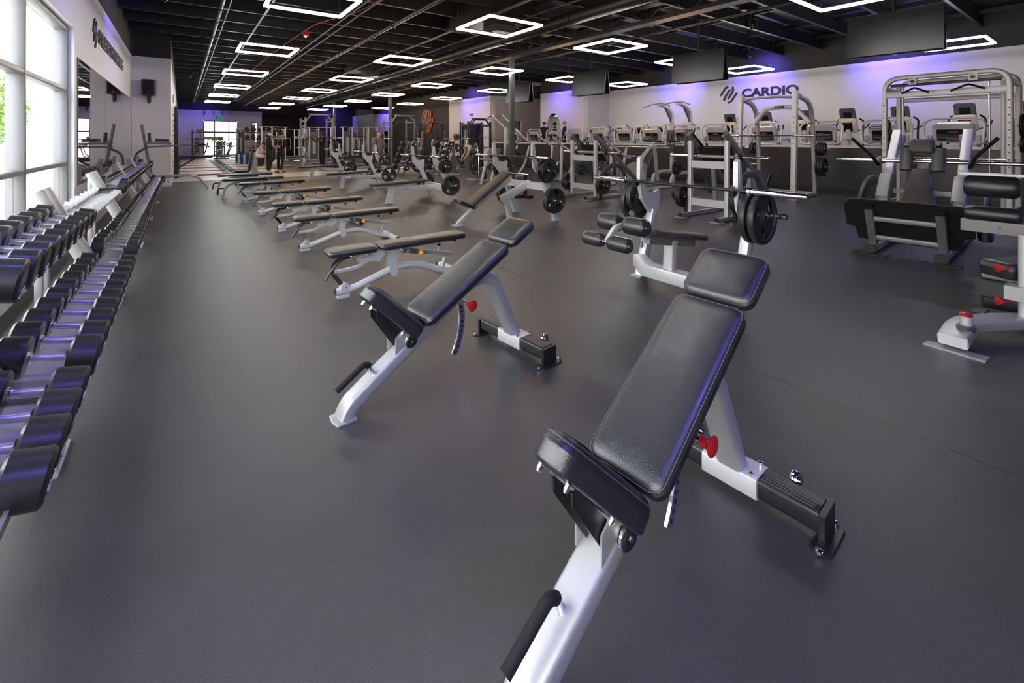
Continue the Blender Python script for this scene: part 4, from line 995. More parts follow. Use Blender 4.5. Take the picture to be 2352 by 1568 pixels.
M().beam(fillet([(.9, -.68, 1.85), (.9, -.35, 2.28), (.9, .35, 2.28), (.9, .68, 1.85)], .2, 6), .11, .10, .02, side=(1, 0, 0)).build('arched_crossbar', silverL, t)
bd = M().beam([(.84, -.12, 2.285), (.84, .12, 2.285)], .065, .012, .005, side=(0, 0, 1)).build('name_plate', blackm, t)
put_text('maker_name', 'PRECOR', whitem, (.828, .095, 2.272), (0, -1, 0), .19, .03, t, .02, ext=.002)
M().box((1.25, 0, .05), (.09, 1.36, .08)).build('rear_base', silver, t, False)
BB((11.84, 5.45, 1.53), 0, 'barbell racked high on the half rack below the wall word', 'barbells in the tall racks')
for z, n_, P in ((.75, 3, P45), (1.2, 3, P25)):
    plates(P, 12.95, 5.45 - .80, z, n_, 'black plate on the %s peg of the half rack, camera side' % ('lower' if z < 1 else 'upper'), 'plates on the half rack', -.058)
plates(P25, 12.95, 5.45 + .80, 1.2, 2, 'black plate on the upper peg of the half rack, far side', 'plates on the half rack', .05)
# ---------------------------------------------------------------- pull-up and dip towers
for i, (x, y) in enumerate(((13.05, 9.15), (12.95, 8.4))):
    t = thing('pull_up_tower', 'silver pull-up tower with bent top bar, %s of the two by the half wall' % ('left', 'right')[i], 'exercise stand', (x, y, 0))
    M().beam(fillet([(.3, 0, .3), (.3, 0, 2.35), (-.1, 0, 2.55), (-.45, 0, 2.58)], .18), .10, .12, .02).build('main_post', silverL, t)
    M().prism([(.26, 1.95), (.2, 2.1), (-.1, 2.5), (.05, 2.48), (.3, 2.3)], -.035, .035).build('gusset', greym, t, False)
    M().tube(fillet([(-.55, -.5, 2.50), (-.45, -.2, 2.6), (-.45, .2, 2.6), (-.55, .5, 2.50)], .1), .018, 8).build('pull_up_bar', silver, t)
    M().beam(fillet([(-.75, 0, .0), (-.70, 0, .30), (-.3, 0, .38), (.35, 0, .38), (.4, 0, 0)], .15), .09, .10, .02).build('curved_base', silverL, t)
    M().pad(.75, .3, .07, .05, X=Matrix.Translation((.26, 0, 1.0)) @ Matrix.Rotation(R(-90), 4, 'Y')).build('back_pad', dgrey, t)
    for s_ in (-1, 1):
        M().beam([(.2, s_ * .24, 1.3), (-.3, s_ * .28, 1.3)], .05, .05).build('arm_rail', silver, t); M().beam([(.05, s_ * .26, 1.37), (-.25, s_ * .28, 1.37)], .11, .07, .03).build('arm_pad', vinyl, t)
        M().rod((-.28, s_ * .28, 1.33), (-.30, s_ * .28, 1.6), .016, 8).build('hand_grip', foam, t)

# ---------------------------------------------------------------- smith machine (rounded gantry) at the right
t = thing('smith_machine', 'large rounded silver gantry rack with black top rail, right of the picture', 'gym machine', (12.5, 2.28, 0))
gw, gh = .93, 2.76
for x, nm, rr in ((0, 'front_arch', .3), (1.1, 'rear_arch', .25)):
    M().beam(fillet([(x, -gw, 0), (x, -gw, gh), (x, gw, gh), (x, gw, 0)], rr, 8), .10, .10, .03, side=(1, 0, 0), n=3).build(nm, silverL, t)
for s_ in (-1, 1):
    for z in (.06, 2.55): M().beam([(0, s_ * gw, z), (1.1, s_ * gw, z)], .09, .09, .02).build('side_bar', silver, t)
    M().rod((.12, s_ * (gw - .28), .08), (.12, s_ * (gw - .28), 2.62), .016, 12).build('guide_rod', chrome, t)
    M().beam([(.45, s_ * (gw - .13), 0), (.45, s_ * (gw - .13), 2.6)], .07, .07, .01).build('inner_post', silver, t)
    m = M()
    for q in range(13): m.lathe([(.012, 0), (.012, .02)], (-.05, s_ * gw, .5 + q * .14), (-1, 0, 0), 8)
    m.build('hole', blackm, t)
    for z in (1.35, 1.72): 
        M().rod((.6, s_ * (gw + .03), z), (.6, s_ * (gw + .42), z), .024, 12).build('storage_peg', chrome, t)
        M().rod((.6, s_ * (gw + .42), z), (.6, s_ * (gw + .44), z), .026, 12).build('peg_tip', redp, t)
    M().tube(fillet([(-.10, s_ * .62, 2.42), (-.16, s_ * .40, 2.52), (-.22, s_ * .16, 2.40)], .04), .02, 8).build('grip_bar', foam, t)
    M().box((-.02, s_ * .45, 2.66), (.10, .13, .13)).build('pulley_block', silverL, t, False)
    M().lathe([(.035, 0), (.035, .02), (0, .02)], (-.07, s_ * .45, 2.66), (-1, 0, 0), 12).build('pulley_cap', blackm, t)
M().beam([(.02, -gw + .1, 2.6), (.02, gw - .1, 2.6)], .08, .06, .01, side=(1, 0, 0)).build('black_rail', blackm, t)
M().beam([(-.02, -gw, 2.40), (-.02, gw, 2.40)], .05, .13, .01, side=(1, 0, 0)).build('cross_plate', silverL, t)
M().beam([(1.1, -gw, 2.34), (1.1, gw, 2.34)], .05, .10, .01, side=(1, 0, 0)).build('rear_cross_plate', silver, t)
M().rod((.12, -1.05, 1.05), (.12, 1.05, 1.05), .018, 12).build('smith_bar', chrome, t)
for s_, sd in ((1, 'left'), (-1, 'right')):
    for z, P in ((1.35, P25), (1.72, P25 if s_ > 0 else P45)):
        plates(P, 13.1, 2.28 + s_ * (gw + .10), z, 3 if s_ < 0 else 2, 'black plate on the %s peg of the rounded gantry, %s side' % ('lower' if z < 1.5 else 'upper', sd), 'plates on the rounded gantry', s_ * .06)

# ---------------------------------------------------------------- squat machine with black foot board, seen from behind the board
t = thing('squat_machine', 'plate-loaded squat machine with shoulder pads and big black foot board', 'gym machine', (7.15, 1.63, 0), R(3))
for s_ in (-1, 1):
    y = s_ * .33
    M().beam([(-.10, y, .065), (2.15, y, .065)], .10, .08, .012).build('base_rail', silver, t)
    c1 = M().beam([(-.14, y, .07), (-.095, y, .07)], .13, .095, .025).build('end_cap', blackp, t)
    M().slab(lambda i: [(-.17 + i, y - .17 + i), (-.05 - i, y - .17 + i), (-.03 - i, y), (-.05 - i, y + .17 - i), (-.17 + i, y + .17 - i)], [(0, 0), (.016, 0), (.02, .004)]).build('foot_plate', blackm, t)
    M().beam([(.08, y, .09), (-.17, y, .60)], .085, .085, .012).build('board_post', greym, t)
    M().beam([(-.165, y, .585), (-.18, y, .625)], .09, .09, .02).build('post_cap', blackp, t)
    M().beam([(.35, s_ * .38, .12), (1.62, s_ * .38, 1.55)], .10, .11, .012).build('slide_rail', silverL, t)
    M().beam([(2.05, y, .06), (1.62, y, 1.5)], .08, .09, .012).build('rear_post', silver, t)
    M().beam([(.72, s_ * .38, .62), (.98, s_ * .38, .92)], .14, .15, .02).build('slider_block', silver, t)
    M().beam([(.95, s_ * .13 * 1.25, 1.02), (1.02, s_ * .165, 1.32)], .14, .14, .03, side=(0, 1, 0)).build('shoulder_pad', vinyl, t)
    M().beam([(1.0, s_ * .165, 1.34), (1.04, s_ * .165, 1.38)], .06, .05, .01).build('pad_knob', blackp, t)
    M().tube(fillet([(.92, s_ * .46, 1.08), (.80, s_ * .52, 1.22), (.70, s_ * .72, 1.46)], .05), .022, 10).build('handle_grip', foam, t)
    M().rod((1.05, s_ * .42, 1.14), (1.05, s_ * 1.0, 1.14), .025, 14).build('weight_sleeve', chrome, t)
    M().lathe([(.03, 0), (.06, .01), (.06, .05), (.03, .06)], (1.05, s_ * .44, 1.14), (0, s_, 0), 14).build('sleeve_collar', greym, t)
    M().beam(fillet([(.62, s_ * .62, .20), (.68, s_ * .62, .62), (1.1, s_ * .62, .86), (1.6, s_ * .60, .80)], .3, 7), .05, .14, .02).build('curved_guard', dgrey, t)
    M().rod((1.15, s_ * .40, .36), (1.15, s_ * .78, .36), .024).build('storage_peg', chrome, t)
X = Matrix.Translation((-.10, 0, .40)) @ Matrix.Rotation(R(-26), 4, 'Y') @ Matrix.Rotation(R(90), 4, 'Z') @ Matrix.Rotation(R(90), 4, 'X')
def board(i):
    h = .30; w = .60
    arc = lambda cx, cy, r_, a0, a1: [(cx + r_ * math.cos(R(a0 + (a1 - a0) * q / 5)), cy + r_ * math.sin(R(a0 + (a1 - a0) * q / 5))) for q in range(6)]
    return [(-w + i, -.10), (-w + .09 + i, -.13), (-w + .11 + i, -h + i), (w - .11 - i, -h + i), (w - .09 - i, -.13), (w - i, -.10)] + arc(w - .14, h - .14, .14 - i, 0, 90) + arc(-w + .14, h - .14, .14 - i, 90, 180)
    return [(-w + i, -.12), (-w + .10 + i, -.12 - .02), (-w + .12 + i, -h + i), (w - .12 - i, -h + i), (w - .10 - i, -.14), (w - i, -.12), (w - i, h - .16), (w - .05 - i, h - .05 - i), (w - .16, h - i), (-w + .16, h - i), (-w + .05 + i, h - .05 - i), (-w + i, h - .16)]
XB = Matrix(((0, -math.sin(R(26)), math.cos(R(26)), -.05), (1, 0, 0, 0), (0, math.cos(R(26)), math.sin(R(26)), .42), (0, 0, 0, 1)))
M().slab(board, [(0, 0), (.022, 0), (.026, .004)], X=XB).build('foot_board', mat('black_foot_board', (.006, .006, .006), .6), t, False)
for z in (.18, .43):
    bx = .045 - (z - .18) * .49
    M().beam([(bx - .02, -.33, z + .02), (bx - .02, .33, z + .02)], .06, .06, .01, side=(1, 0, 0)).build('board_crossbar', greym, t)
    m = M()
    for y in (-.18, .18): m.lathe([(.012, 0), (.012, .01), (.006, .016)], (bx - .05, y, z + .01), (-1, 0, 0), 8)
    m.build('bolt', chrome, t)
M().tube([(1.05, -.44, 1.14), (1.05, .44, 1.14)], .036, 14).build('sleeve_tube', chrome, t)
u = Vector((.5, 0, .82)).normalized(); XP = frame((.60, 0, .42), u)
def hour(i):
    pts = []
    prof = [(0, .17), (.12, .20), (.28, .175), (.42, .125), (.62, .115), (.70, .10)]
    for a, b in prof: pts.append((a + (i if a < .01 else 0) - (i if a > .69 else 0), b - i))
    return pts + [(a, -b) for a, b in pts[::-1]]
M().slab(hour, [(0, .02), (.015, 0), (.06, 0), (.075, .012), (.082, .03)], X=XP).build('back_pad', vinylg, t)
M().pad(.20, .26, .10, .05, X=frame((.97, 0, 1.24), (.25, 0, .97))).build('head_pad', vinylg, t)
M().beam([(.62, 0, .36), (1.05, 0, 1.1)], .12, .06).build('back_rail', silver, t)
for z in (.45, .7): M().box((1.0 + z * .3, 0, z), (.05, .7, .06)).build('cross_tube', silver, t, False)
for s_, sd in ((1, 'left'), (-1, 'right')):
    plates(P45, 8.28, 1.68 + s_ * .55, .36, 2, 'black plate on the squat machine storage peg, %s side' % sd, 'plates on the squat machine', s_ * .06)
# roller machine at the right edge
t = thing('leg_curl_machine', 'machine with two long black roller pads cut by the right edge', 'gym machine', (6.15, .62, 0), R(0))
def longroll(x, y, z, L, r): 
    o = M().lathe([(0, -L / 2), (r * .8, -L / 2), (r, -L / 2 + .03), (r, L / 2 - .03), (r * .8, L / 2), (0, L / 2)], (x, y, z), (0, 1, 0), 26).build('roller_pad', vinyl, t); return o
longroll(0, .16, 1.0, .36, .10); longroll(-.04, .15, .745, .36, .07)
M().box((.02, -.1, 1.115), (.14, .95, .02)).build('top_plate', silver, t, False)
M().box((-.04, -.12, .63), (.10, .95, .11)).build('front_beam', greym, t, False)
m = M()
for y in (-.15, .1): m.lathe([(.012, 0), (.012, .01), (.006, .016)], (-.09, y, .63), (-1, 0, 0), 8)
m.build('bolt', chrome, t)
M().beam(fillet([(.05, -.1, .90), (.35, -.1, .72), (.5, -.1, .15)], .2), .07, .10, .02).build('curved_arm', dgrey, t)
for y in (-.55, -.30): M().beam([(.05, y, 0), (.05, y, 1.1)], .07, .07).build('side_post', silver, t)
M().beam([(.6, -.5, .05), (.6, .3, .05)], .08, .08, side=(1, 0, 0)).build('base_bar', silver, t)
M().beam([(.6, -.1, 0), (.6, -.1, .22)], .1, .16, side=(1, 0, 0)).build('peg_stand', blackm, t)
M().beam([(.05, -.1, .05), (.62, -.1, .05)], .08, .08).build('spine_bar', silver, t)
plates(P45, 6.72, .62, .30, 2, 'black plate under the roller machine at the right edge', 'plates under the roller machine', -.06)
# adjustable bench cut by the right edge
t = thing('incline_bench', 'silver-based black bench with red knobs cut by the right edge', 'bench', (4.22, .80, 0), R(-4))
M().beam(fillet([(.06, -.07, .065), (.32, -.06, .12), (.75, -.28, .13), (1.3, -.62, .06)], .3, 7), .16, .075, .014, side=(.4, .9, 0), n=3).build('curved_base', silver, t)
M().slab(lambda i: [(-.06 + i, -.17 + i), (.05, -.17 + i), (.03, .14 - i), (-.06 + i, .14 - i)], [(0, 0), (.01, 0)], X=Matrix.Translation((.06, -.07, 0))).build('foot_plate', silver, t)
M().box((0.055, -.07, .065), (.012, .15, .07)).build('end_plate', silverL, t, False)
a_ = M().slab(lambda i: [(.16 + (.085 - i) * math.cos(2 * PI * q / 20), -.03 + (.05 - i) * math.sin(2 * PI * q / 20)) for q in range(20)], [(.125, 0), (.15, 0), (.16, .012)], X=Matrix.Translation((.06, -.07, -.008))).build('bumper_base', dgrey, t)
M().lathe([(.034, 0), (.034, .065), (.028, .068)], (.22, -.10, .147), (0, 0, 1), 18).build('bumper_post', silverpl, a_)
M().lathe([(.036, 0), (.037, .012), (.028, .02), (0, .022)], (.22, -.10, .214), (0, 0, 1), 18).build('bumper_cap', redp, a_)
M().rod((.75, -.30, .13), (.75, -.30, .75), .045, 16).build('column_tube', silverL, t)
M().pad(.75, .26, .12, .05, X=frame((.93, -.10, .37), (.88, -.42, .0), (.42, .88, 0))).build('seat_pad', vinyl, t)
M().beam([(1.18, .02, .10), (1.36, -.42, .10)], .10, .09, .02, side=(0, 0, 1)).build('rubber_tread', blackp, t)
M().slab(lambda i: [(1.10 + i, .0 + i), (1.26 - i, .0 + i), (1.26 - i, .08 - i), (1.10 + i, .08 - i)], [(0, 0), (.012, 0)]).build('end_foot', blackm, t)
for p in ((.70, -.22, .50), (.70, -.22, .26)):
    M().lathe([(.012, 0), (.012, .03), (.016, .032), (.018, .05), (.03, .075), (.0, .08)], p, (-.7, .6, 0), 14).build('pull_knob', redp, t)
M().box((.72, -.26, .33), (.12, .12, .10)).build('hinge_block', silver, t)
# ---------------------------------------------------------------- treadmills and ellipticals behind the half wall
PZ = .44
redlogo = mat('red_maker_mark', (.6, .05, .04), .4)
def treadmill():
    t = thing('treadmill', 't', 'treadmill')
    M().slab(lambda i: [(-.1 + i, -.42 + i), (1.5 - i, -.40 + i), (1.5 - i, .40 - i), (-.1 + i, .42 - i)], [(.03, .02), (.05, 0), (.2, 0), (.23, .03)]).build('running_deck', silverpl, t)
    M().box((.78, 0, .235), (1.3, .52, .01)).build('belt', mattm, t, False)
    for s_ in (-1, 1):
        M().beam([(.12, s_ * .40, .1), (-.02, s_ * .42, 1.10)], .07, .09, .02).build('upright', silverpl, t)
    # looped silver handrail
    M().beam(fillet([(-.10, -.50, .92), (-.06, -.53, 1.38), (-.02, -.40, 1.50), (-.02, .40, 1.50), (-.06, .53, 1.38), (-.10, .50, .92), (-.20, .34, .86), (-.20, -.34, .86)], [.08, .10, .10, .08, .1, .1], 6) + [Vector((-.10, -.50, .92))], .055, .05, .02, side=(1, 0, 0)).build('handrail_loop', silverpl, t)
    for s_ in (-1, 1): M().tube(fillet([(-.12, s_ * .48, .95), (.0, s_ * .52, .98), (.55, s_ * .46, 1.02), (.60, s_ * .46, .9)], .1), .026, 10).build('side_rail', silverpl, t)
    X = Matrix.Translation((-.03, 0, 1.17)) @ Matrix.Rotation(R(-16), 4, 'Y')
    XC = X @ Matrix(((0, 0, -1, 0), (1, 0, 0, 0), (0, 1, 0, 0), (0, 0, 0, 1)))
    def ol(w, h, r):
        def f(i):
            pts = []; rr = max(r - i, .01)
            for cx, cy, a0 in ((w - i - rr, h - i - rr, 0), (-w + i + rr, h - i - rr, 90), (-w + i + rr, -h + i + rr, 180), (w - i - rr, -h + i + rr, 270)):
                for q in range(6): a = R(a0 + 18 * q); pts.append((cx + rr * math.cos(a), cy + rr * math.sin(a)))
            return pts
        return f
    c = M().slab(ol(.365, .245, .09), [(-.08, .03), (-.06, 0), (.03, 0), (.055, .02), (.06, .05)], X=XC).build('console_housing', silverpl, t)
    p = M().slab(ol(.285, .135, .03), [(.055, 0), (.066, .0), (.068, .008)], X=XC @ Matrix.Translation((0, -.05, 0))).build('dark_panel', screenm, c)
    M().slab(ol(.085, .012, .012), [(.06, 0), (.071, 0)], X=XC @ Matrix.Translation((0, .02, 0))).build('maker_mark', redlogo, c)
    M().box((0, -.115, .07), (.52, .004, .004), X=XC).build('trim_line', silverpl, c, False)
    M().slab(ol(.11, .05, .03), [(.05, 0), (.085, .0), (.09, .01)], X=XC @ Matrix.Translation((0, -.16, 0))).build('cable_cover', dgrey, c)
    M().box((-.12, 0, .84), (.05, .17, .05)).build('label_bracket', silverL, t, False)
    M().box((-.13, 0, .42), (.2, .84, .3)).build('motor_hood', silverpl, t, False)
    return t
TM = Proto(treadmill)
tY = (2.49, 3.75, 5.22, 6.78, 8.35, 9.6, 10.95, 12.3, 13.75, 15.2, 16.7, 18.2, 20.0)
for i, y in enumerate(tY):
    TM((14.75, y, PZ), 0, 'silver treadmill behind the half wall, %s from the right of the picture' % nth[i], 'treadmills behind the half wall')
def elliptical(top=True):
    def fn():
        t = thing('elliptical_trainer', 'e', 'elliptical')
        M().slab(lambda i: [(-.3 + i, -.30 + i), (.9 - i, -.18), (.9 - i, .18), (-.3 + i, .30 - i)], [(0, 0), (.12, 0), (.2, .06)]).build('base', dgrey, t)
        M().lathe([(.0, -.13), (.26, -.13), (.30, -.08), (.30, .08), (.26, .13), (0, .13)], (.25, 0, .40), (0, 1, 0), 20).build('drive_cover', dgrey, t)
        M().beam([(-.15, 0, .15), (-.28, 0, 1.30)], .12, .13, .03).build('mast', cream, t)
        def ol(w, h, r):
            def f(i):
                pts = []; rr = max(r - i, .01)
                for cx, cy, a0 in ((w - i - rr, h - i - rr, 0), (-w * .92 + i + rr, h - i - rr, 90), (-w + i + rr, -h + i + rr, 180), (w * .92 - i - rr, -h + i + rr, 270)):
                    for q in range(5): a = R(a0 + 22.5 * q); pts.append((cx + rr * math.cos(a), cy + rr * math.sin(a)))
                return pts
            return f
        XC = Matrix.Translation((-.30, 0, 1.42)) @ Matrix.Rotation(R(-12), 4, 'Y') @ Matrix(((0, 0, -1, 0), (1, 0, 0, 0), (0, 1, 0, 0), (0, 0, 0, 1)))
        c = M().slab(ol(.24, .22, .07), [(-.09, .03), (-.06, 0), (.03, 0), (.05, .03)], X=XC).build('console_housing', cream, t)
        M().slab(ol(.125, .13, .01), [(.045, 0), (.056, 0)], X=XC @ Matrix.Translation((0, -.03, 0))).build('dark_panel', screenm, c)
        M().slab(ol(.085, .012, .012), [(.05, 0), (.06, 0)], X=XC @ Matrix.Translation((0, .07, 0))).build('maker_mark', redlogo, c)
        if top:
            s2 = M().slab(ol(.215, .185, .06), [(-.04, .01), (.0, 0), (.02, 0), (.03, .01)], X=XC @ Matrix.Translation((0, .34, -.02))).build('screen_housing', dgrey, t)
            M().slab(ol(.11, .09, .01), [(.03, 0), (.036, 0)], X=XC @ Matrix.Translation((0, .32, -.02))).build('screen_panel', screenm, s2)
        for s_ in (-1, 1):
            M().tube(fillet([(.1, s_ * .25, .2), (-.15, s_ * .34, .75), (-.30, s_ * .36, 1.10), (-.12, s_ * .34, 1.55), (-.22, s_ * .26, 1.62)], .15), .024, 8).build('moving_arm', blackp, t)
            M().tube(fillet([(-.25, s_ * .1, 1.2), (-.2, s_ * .42, 1.35), (-.05, s_ * .46, 1.5), (.05, s_ * .40, 1.35)], .06), .018, 8).build('fixed_handle', blackp, t)
            M().beam([(.1, s_ * .2, .35), (.92, s_ * .2, .22)], .12, .05, .01).build('pedal_arm', dgrey, t)
        return t
    return Proto(fn)
EL, EL2 = elliptical(True), elliptical(False)
eY = (1.35, 2.55, 3.85, 5.1, 6.3, 7.5, 8.75)
for i, y in enumerate(eY):
    EL((16.7, y, PZ), 0, 'cream elliptical trainer with raised dark screen, %s from the right of the picture' % nth[i], 'elliptical trainers with raised screens')
for i, y in enumerate((10.6, 11.7, 12.8, 13.9, 15.0)):
    EL2((16.65, y, PZ), 0, 'low cream trainer without a raised screen, %s from the right, behind the treadmills' % nth[i], 'low trainers behind the treadmills')

# ---------------------------------------------------------------- racks and machines in the middle distance
def power_rack(w, d, h, ma, plates_=True):
    t = thing('power_rack', 'r', 'rack')
    for sx in (0, d):
        for s_ in (-1, 1):
            M().beam([(s_ * w / 2, sx, 0), (s_ * w / 2, sx, h - .12)], .075, .075, .008, side=(1, 0, 0)).build('upright', ma, t)
    for s_ in (-1, 1):
        for z in (.05, h - .3): M().beam([(s_ * w / 2, 0, z), (s_ * w / 2, d, z)], .07, .07, .008, side=(1, 0, 0)).build('side_beam', ma, t)
        M().tube(fillet([(s_ * w / 2, .02, h - .55), (s_ * (w / 2 + .14), .02, h - .55), (s_ * (w / 2 + .16), .02, h - 1.6)], .08), .02, 8).build('outer_handle', silver, t)
        for z in (.35, 1.0, 1.55): M().rod((s_ * w / 2, d, z), (s_ * (w / 2 + .3), d, z), .024, 8).build('storage_peg', chrome, t)
        M().box((s_ * w / 2, -.06, 1.38), (.06, .08, .12)).build('bar_hook', blackm, t, False)
    M().beam(fillet([(-w / 2, 0, h - .35), (-w / 2 + .25, 0, h), (w / 2 - .25, 0, h), (w / 2, 0, h - .35)], .06), .07, .06, .01, side=(0, 1, 0)).build('pull_up_arch', ma, t)
    M().tube([(-w / 2 + .1, -.12, h + .03), (w / 2 - .1, -.12, h + .03)], .02, 8).build('pull_up_bar', silver, t)
    M().beam([(-w / 2, d, .06), (w / 2, d, .06)], .08, .07, .01, side=(0, 1, 0)).build('rear_base', ma, t); return t
RK = Proto(lambda: power_rack(1.25, 1.1, 2.62, greym)); RKB = Proto(lambda: power_rack(1.15, 1.0, 2.42, blackm))
def rack_fill(x, y, w, d, desc, grp, hi=1, white=False):
    for s_, sd in ((-1, 'left'), (1, 'right')):
        for z, P in ((.38, P45), (1.0, P45), (1.55, P25)):
            if z > 1.2 and not hi: continue
            (PWH if (white and s_ < 0 and z < 1.2) else P)((x + s_ * (w / 2 + .12), y + d, z), rot=(0, random.random() * 6, R(90)), label='%s plate, %s side, %s' % ({.38: 'low', 1.0: 'middle', 1.55: 'top'}[z], sd, desc), group=grp)
def rack_bar(x, y, lab, z=1.46): BB((x, y - .06, z), R(90), lab, 'barbells in the tall racks')
RK((5.45, 23.6, 0), 0, 'tall grey power rack beside the man in black', 'tall power racks'); rack_bar(5.45, 23.6, 'barbell in the grey power rack beside the man in black', 1.5)
for z, r_ in ((1.75, 0), (.85, 0), (.35, 0)):
    PWH((4.72, 23.5, z), rot=(0, 0, R(92)), label='pale grey plate at %s height on the rack beside the man in black' % {1.75: 'top', .85: 'middle', .35: 'low'}[z], group='pale plates on the power rack')
    P45((6.20, 23.6, min(z, 1.2) if z > 1 else z), rot=(0, 1, R(92)), label='black plate at %s height right of the man in black' % {1.75: 'top', .85: 'middle', .35: 'low'}[z], group='plates on the power rack')
for x, y, P, ds in ((9.15, 22.0, RK, 'grey power rack by the middle column'), (10.6, 25.5, RKB, 'black power rack beyond the curl bars'), (12.15, 24.6, RKB, 'black power rack below the orange-edged logo'), (11.6, 18.6, RKB, 'black power rack before the glazed doorway'), (12.3, 19.6, RKB, 'black power rack nearest the glazed doorway')):
    P((x, y, 0), R(-8) if P is RKB else 0, 'tall ' + ds, 'tall power racks'); rack_fill(x, y, 1.2, 1.05, ds, 'plates in the tall racks'); rack_bar(x, y, 'barbell in the ' + ds)
# selectorised towers
def tower():
    t = thing('cable_tower', 'c', 'gym machine')
    for x in (-.30, .30):
        M().beam(fillet([(x, 0, 0), (x, 0, 2.22), (x, .5, 2.22)], .1), .07, .07, .015, side=(1, 0, 0)).build('frame_post', silverL, t)
    M().box((0, .05, 1.02), (.5, .16, 1.9)).build('weight_cover', dgrey, t, False)
    M().box((0, -.035, 1.0), (.2, .01, 1.1)).build('label_window', silver, t, False)
    M().box((0, -.035, 1.75), (.12, .012, .035)).build('maker_mark', redlogo, t, False)
    M().beam([(-.45, 0, 2.24), (1.3, 0, 2.24)], .06, .05, .01, side=(0, 1, 0)).build('top_bar', silver, t)
    M().beam([(1.1, 0, 0), (1.1, 0, 2.22)], .09, .07, .01, side=(0, 1, 0)).build('side_post', silverL, t)
    for z in (.75, 1.6): M().beam([(.3, 0, z), (1.1, 0, z)], .05, .08, .02, side=(0, 1, 0)).build('padded_arm', blackp, t)
    M().pad(.5, .3, .07, .05, X=frame((.5, -.2, .5), (1, 0, 0))).build('seat_pad', vinyl, t)
    M().tube(fillet([(.35, -.1, .1), (.35, -.1, 1.5), (.75, -.1, 1.5), (.75, -.1, .6)], .12), .022, 8).build('press_arm', silverL, t)
    M().box((.3, .05, .04), (1.9, .5, .08)).build('base', silver, t, False); return t
TW = Proto(tower)
for x, y, rz, lb in ((8.9, 30.8, 0, 'grey cabled machine tower, left of two before the vending lights'), (10.4, 30.2, 0, 'grey cabled machine tower, right of two by the middle column'), (4.5, 33.5, 0, 'pale machine tower behind the two standing women'),
                     (7.3, 33.0, 0, 'grey machine tower behind the man in black'), (11.0, 36.5, 0, 'grey machine tower beside the far white block'), (6.4, 40.5, R(10), 'white-framed machine tower under the dim orange logo'), (8.2, 41.0, 0, 'pale machine tower right below the dim orange logo'), (3.7, 41.0, 0, 'pale machine tower near the far pair of windows')):
    TW((x, y, 0), rz, lb, 'cabled machine towers')
# fixed curl bar rack: two A-frames holding short barbells with round heads
def fixed_bar(zig):
    def fn():
        t = thing('fixed_barbell', 'f', 'barbell')
        pts = [(0, -.45, 0), (0, .45, 0)] if not zig else [(0, -.45, 0), (0, -.28, 0), (0, -.2, .05), (0, -.08, -.03), (0, 0, .05), (0, .08, -.03), (0, .2, .05), (0, .28, 0), (0, .45, 0)]
        M().tube(pts, .014, 8).build('bar', chrome, t)
        for s_ in (-1, 1):
            h = M().lathe([(.0, .43), (.10, .43), (.115, .45), (.115, .60), (.10, .615), (0, .615)], (0, 0, 0), (0, s_, 0), 20).build('head', urethane, t)
            M().lathe([(.045, .612), (.045, .618), (0, .618)], (0, 0, 0), (0, s_, 0), 4).build('weight_mark', whitem, h)
        return t
    return Proto(fn)
FB, FZ = fixed_bar(False), fixed_bar(True)
for i, (x, y, P, nm) in enumerate(((7.6, 17.4, FB, 'straight bar rack'), (8.6, 16.3, FZ, 'curl bar rack'))):
    t = thing('barbell_rack', 'dark A-frame %s behind the flat barbell benches' % nm, 'rack', (x, y, 0))
    for s_ in (-1, 1):
        M().beam([(-.5, s_ * .3, 0), (0, s_ * .3, 1.35)], .06, .06, .01).build('frame_leg', greym, t); M().beam([(.5, s_ * .3, 0), (0, s_ * .3, 1.35)], .06, .06, .01).build('frame_leg', greym, t)
        M().beam([(-.55, s_ * .3, .03), (.55, s_ * .3, .03)], .06, .06, .01).build('base_bar', silver, t)
    M().box((0, 0, 1.3), (.06, .6, .06)).build('cross_bar', greym, t, False)
    m = M()
    for k in range(5):
        z = .30 + k * .235
        for s_ in (-1, 1): m.box((-.5 * (1 - z / 1.35) - .05, s_ * .3, z - .03), (.1, .05, .02))
    m.build('rest', blackm, t, False)
    for k in range(5):
        z = .30 + k * .235
        P((x - .5 * (1 - z / 1.35) - .09, y, z), R(3), 'black-headed fixed barbell on the %s, %s from the floor' % (nm, nth[k]), 'fixed barbells on A-frame racks')
# bumper plates / white rings leaning in a row (arched silver hoops)
def hoop():
    t = thing('kettlebell_hoop', 'h', 'storage hoop'); M().tube([(0, .22 * math.cos(a), .22 * math.sin(a)) for a in [2 * PI * q / 24 for q in range(24)]], .03, 10, closed=True).build('ring', silverpl, t)
    M().lathe([(0, -.01), (.17, -.01), (.17, .01), (0, .01)], (0, 0, 0), (1, 0, 0), 18).build('inner_disc', dgrey, t); M().box((0, 0, -.36), (.06, .3, .28)).build('stand', greym, t, False); return t
HP = Proto(hoop)
for i, (x, y) in enumerate(((8.75, 19.2), (9.35, 19.0), (9.8, 17.9), (10.3, 17.5))): HP((x, y, 1.18), R(-40), 'pale round hoop above the fixed barbells, %s from the left' % nth[i], 'pale hoops above the fixed barbells')
for i, (x, y) in enumerate(((8.75, 19.2), (9.35, 19.0), (9.8, 17.9), (10.3, 17.5))):
    o = M().beam([(0, 0, 0), (0, 0, .70)], .1, .28, .02).build('hoop_stand', greym, None); o.location = (x, y, 0.0); tag(o, 'grey stand carrying the pale hoop, %s from the left' % nth[i], 'stand', 'stands below the pale hoops')
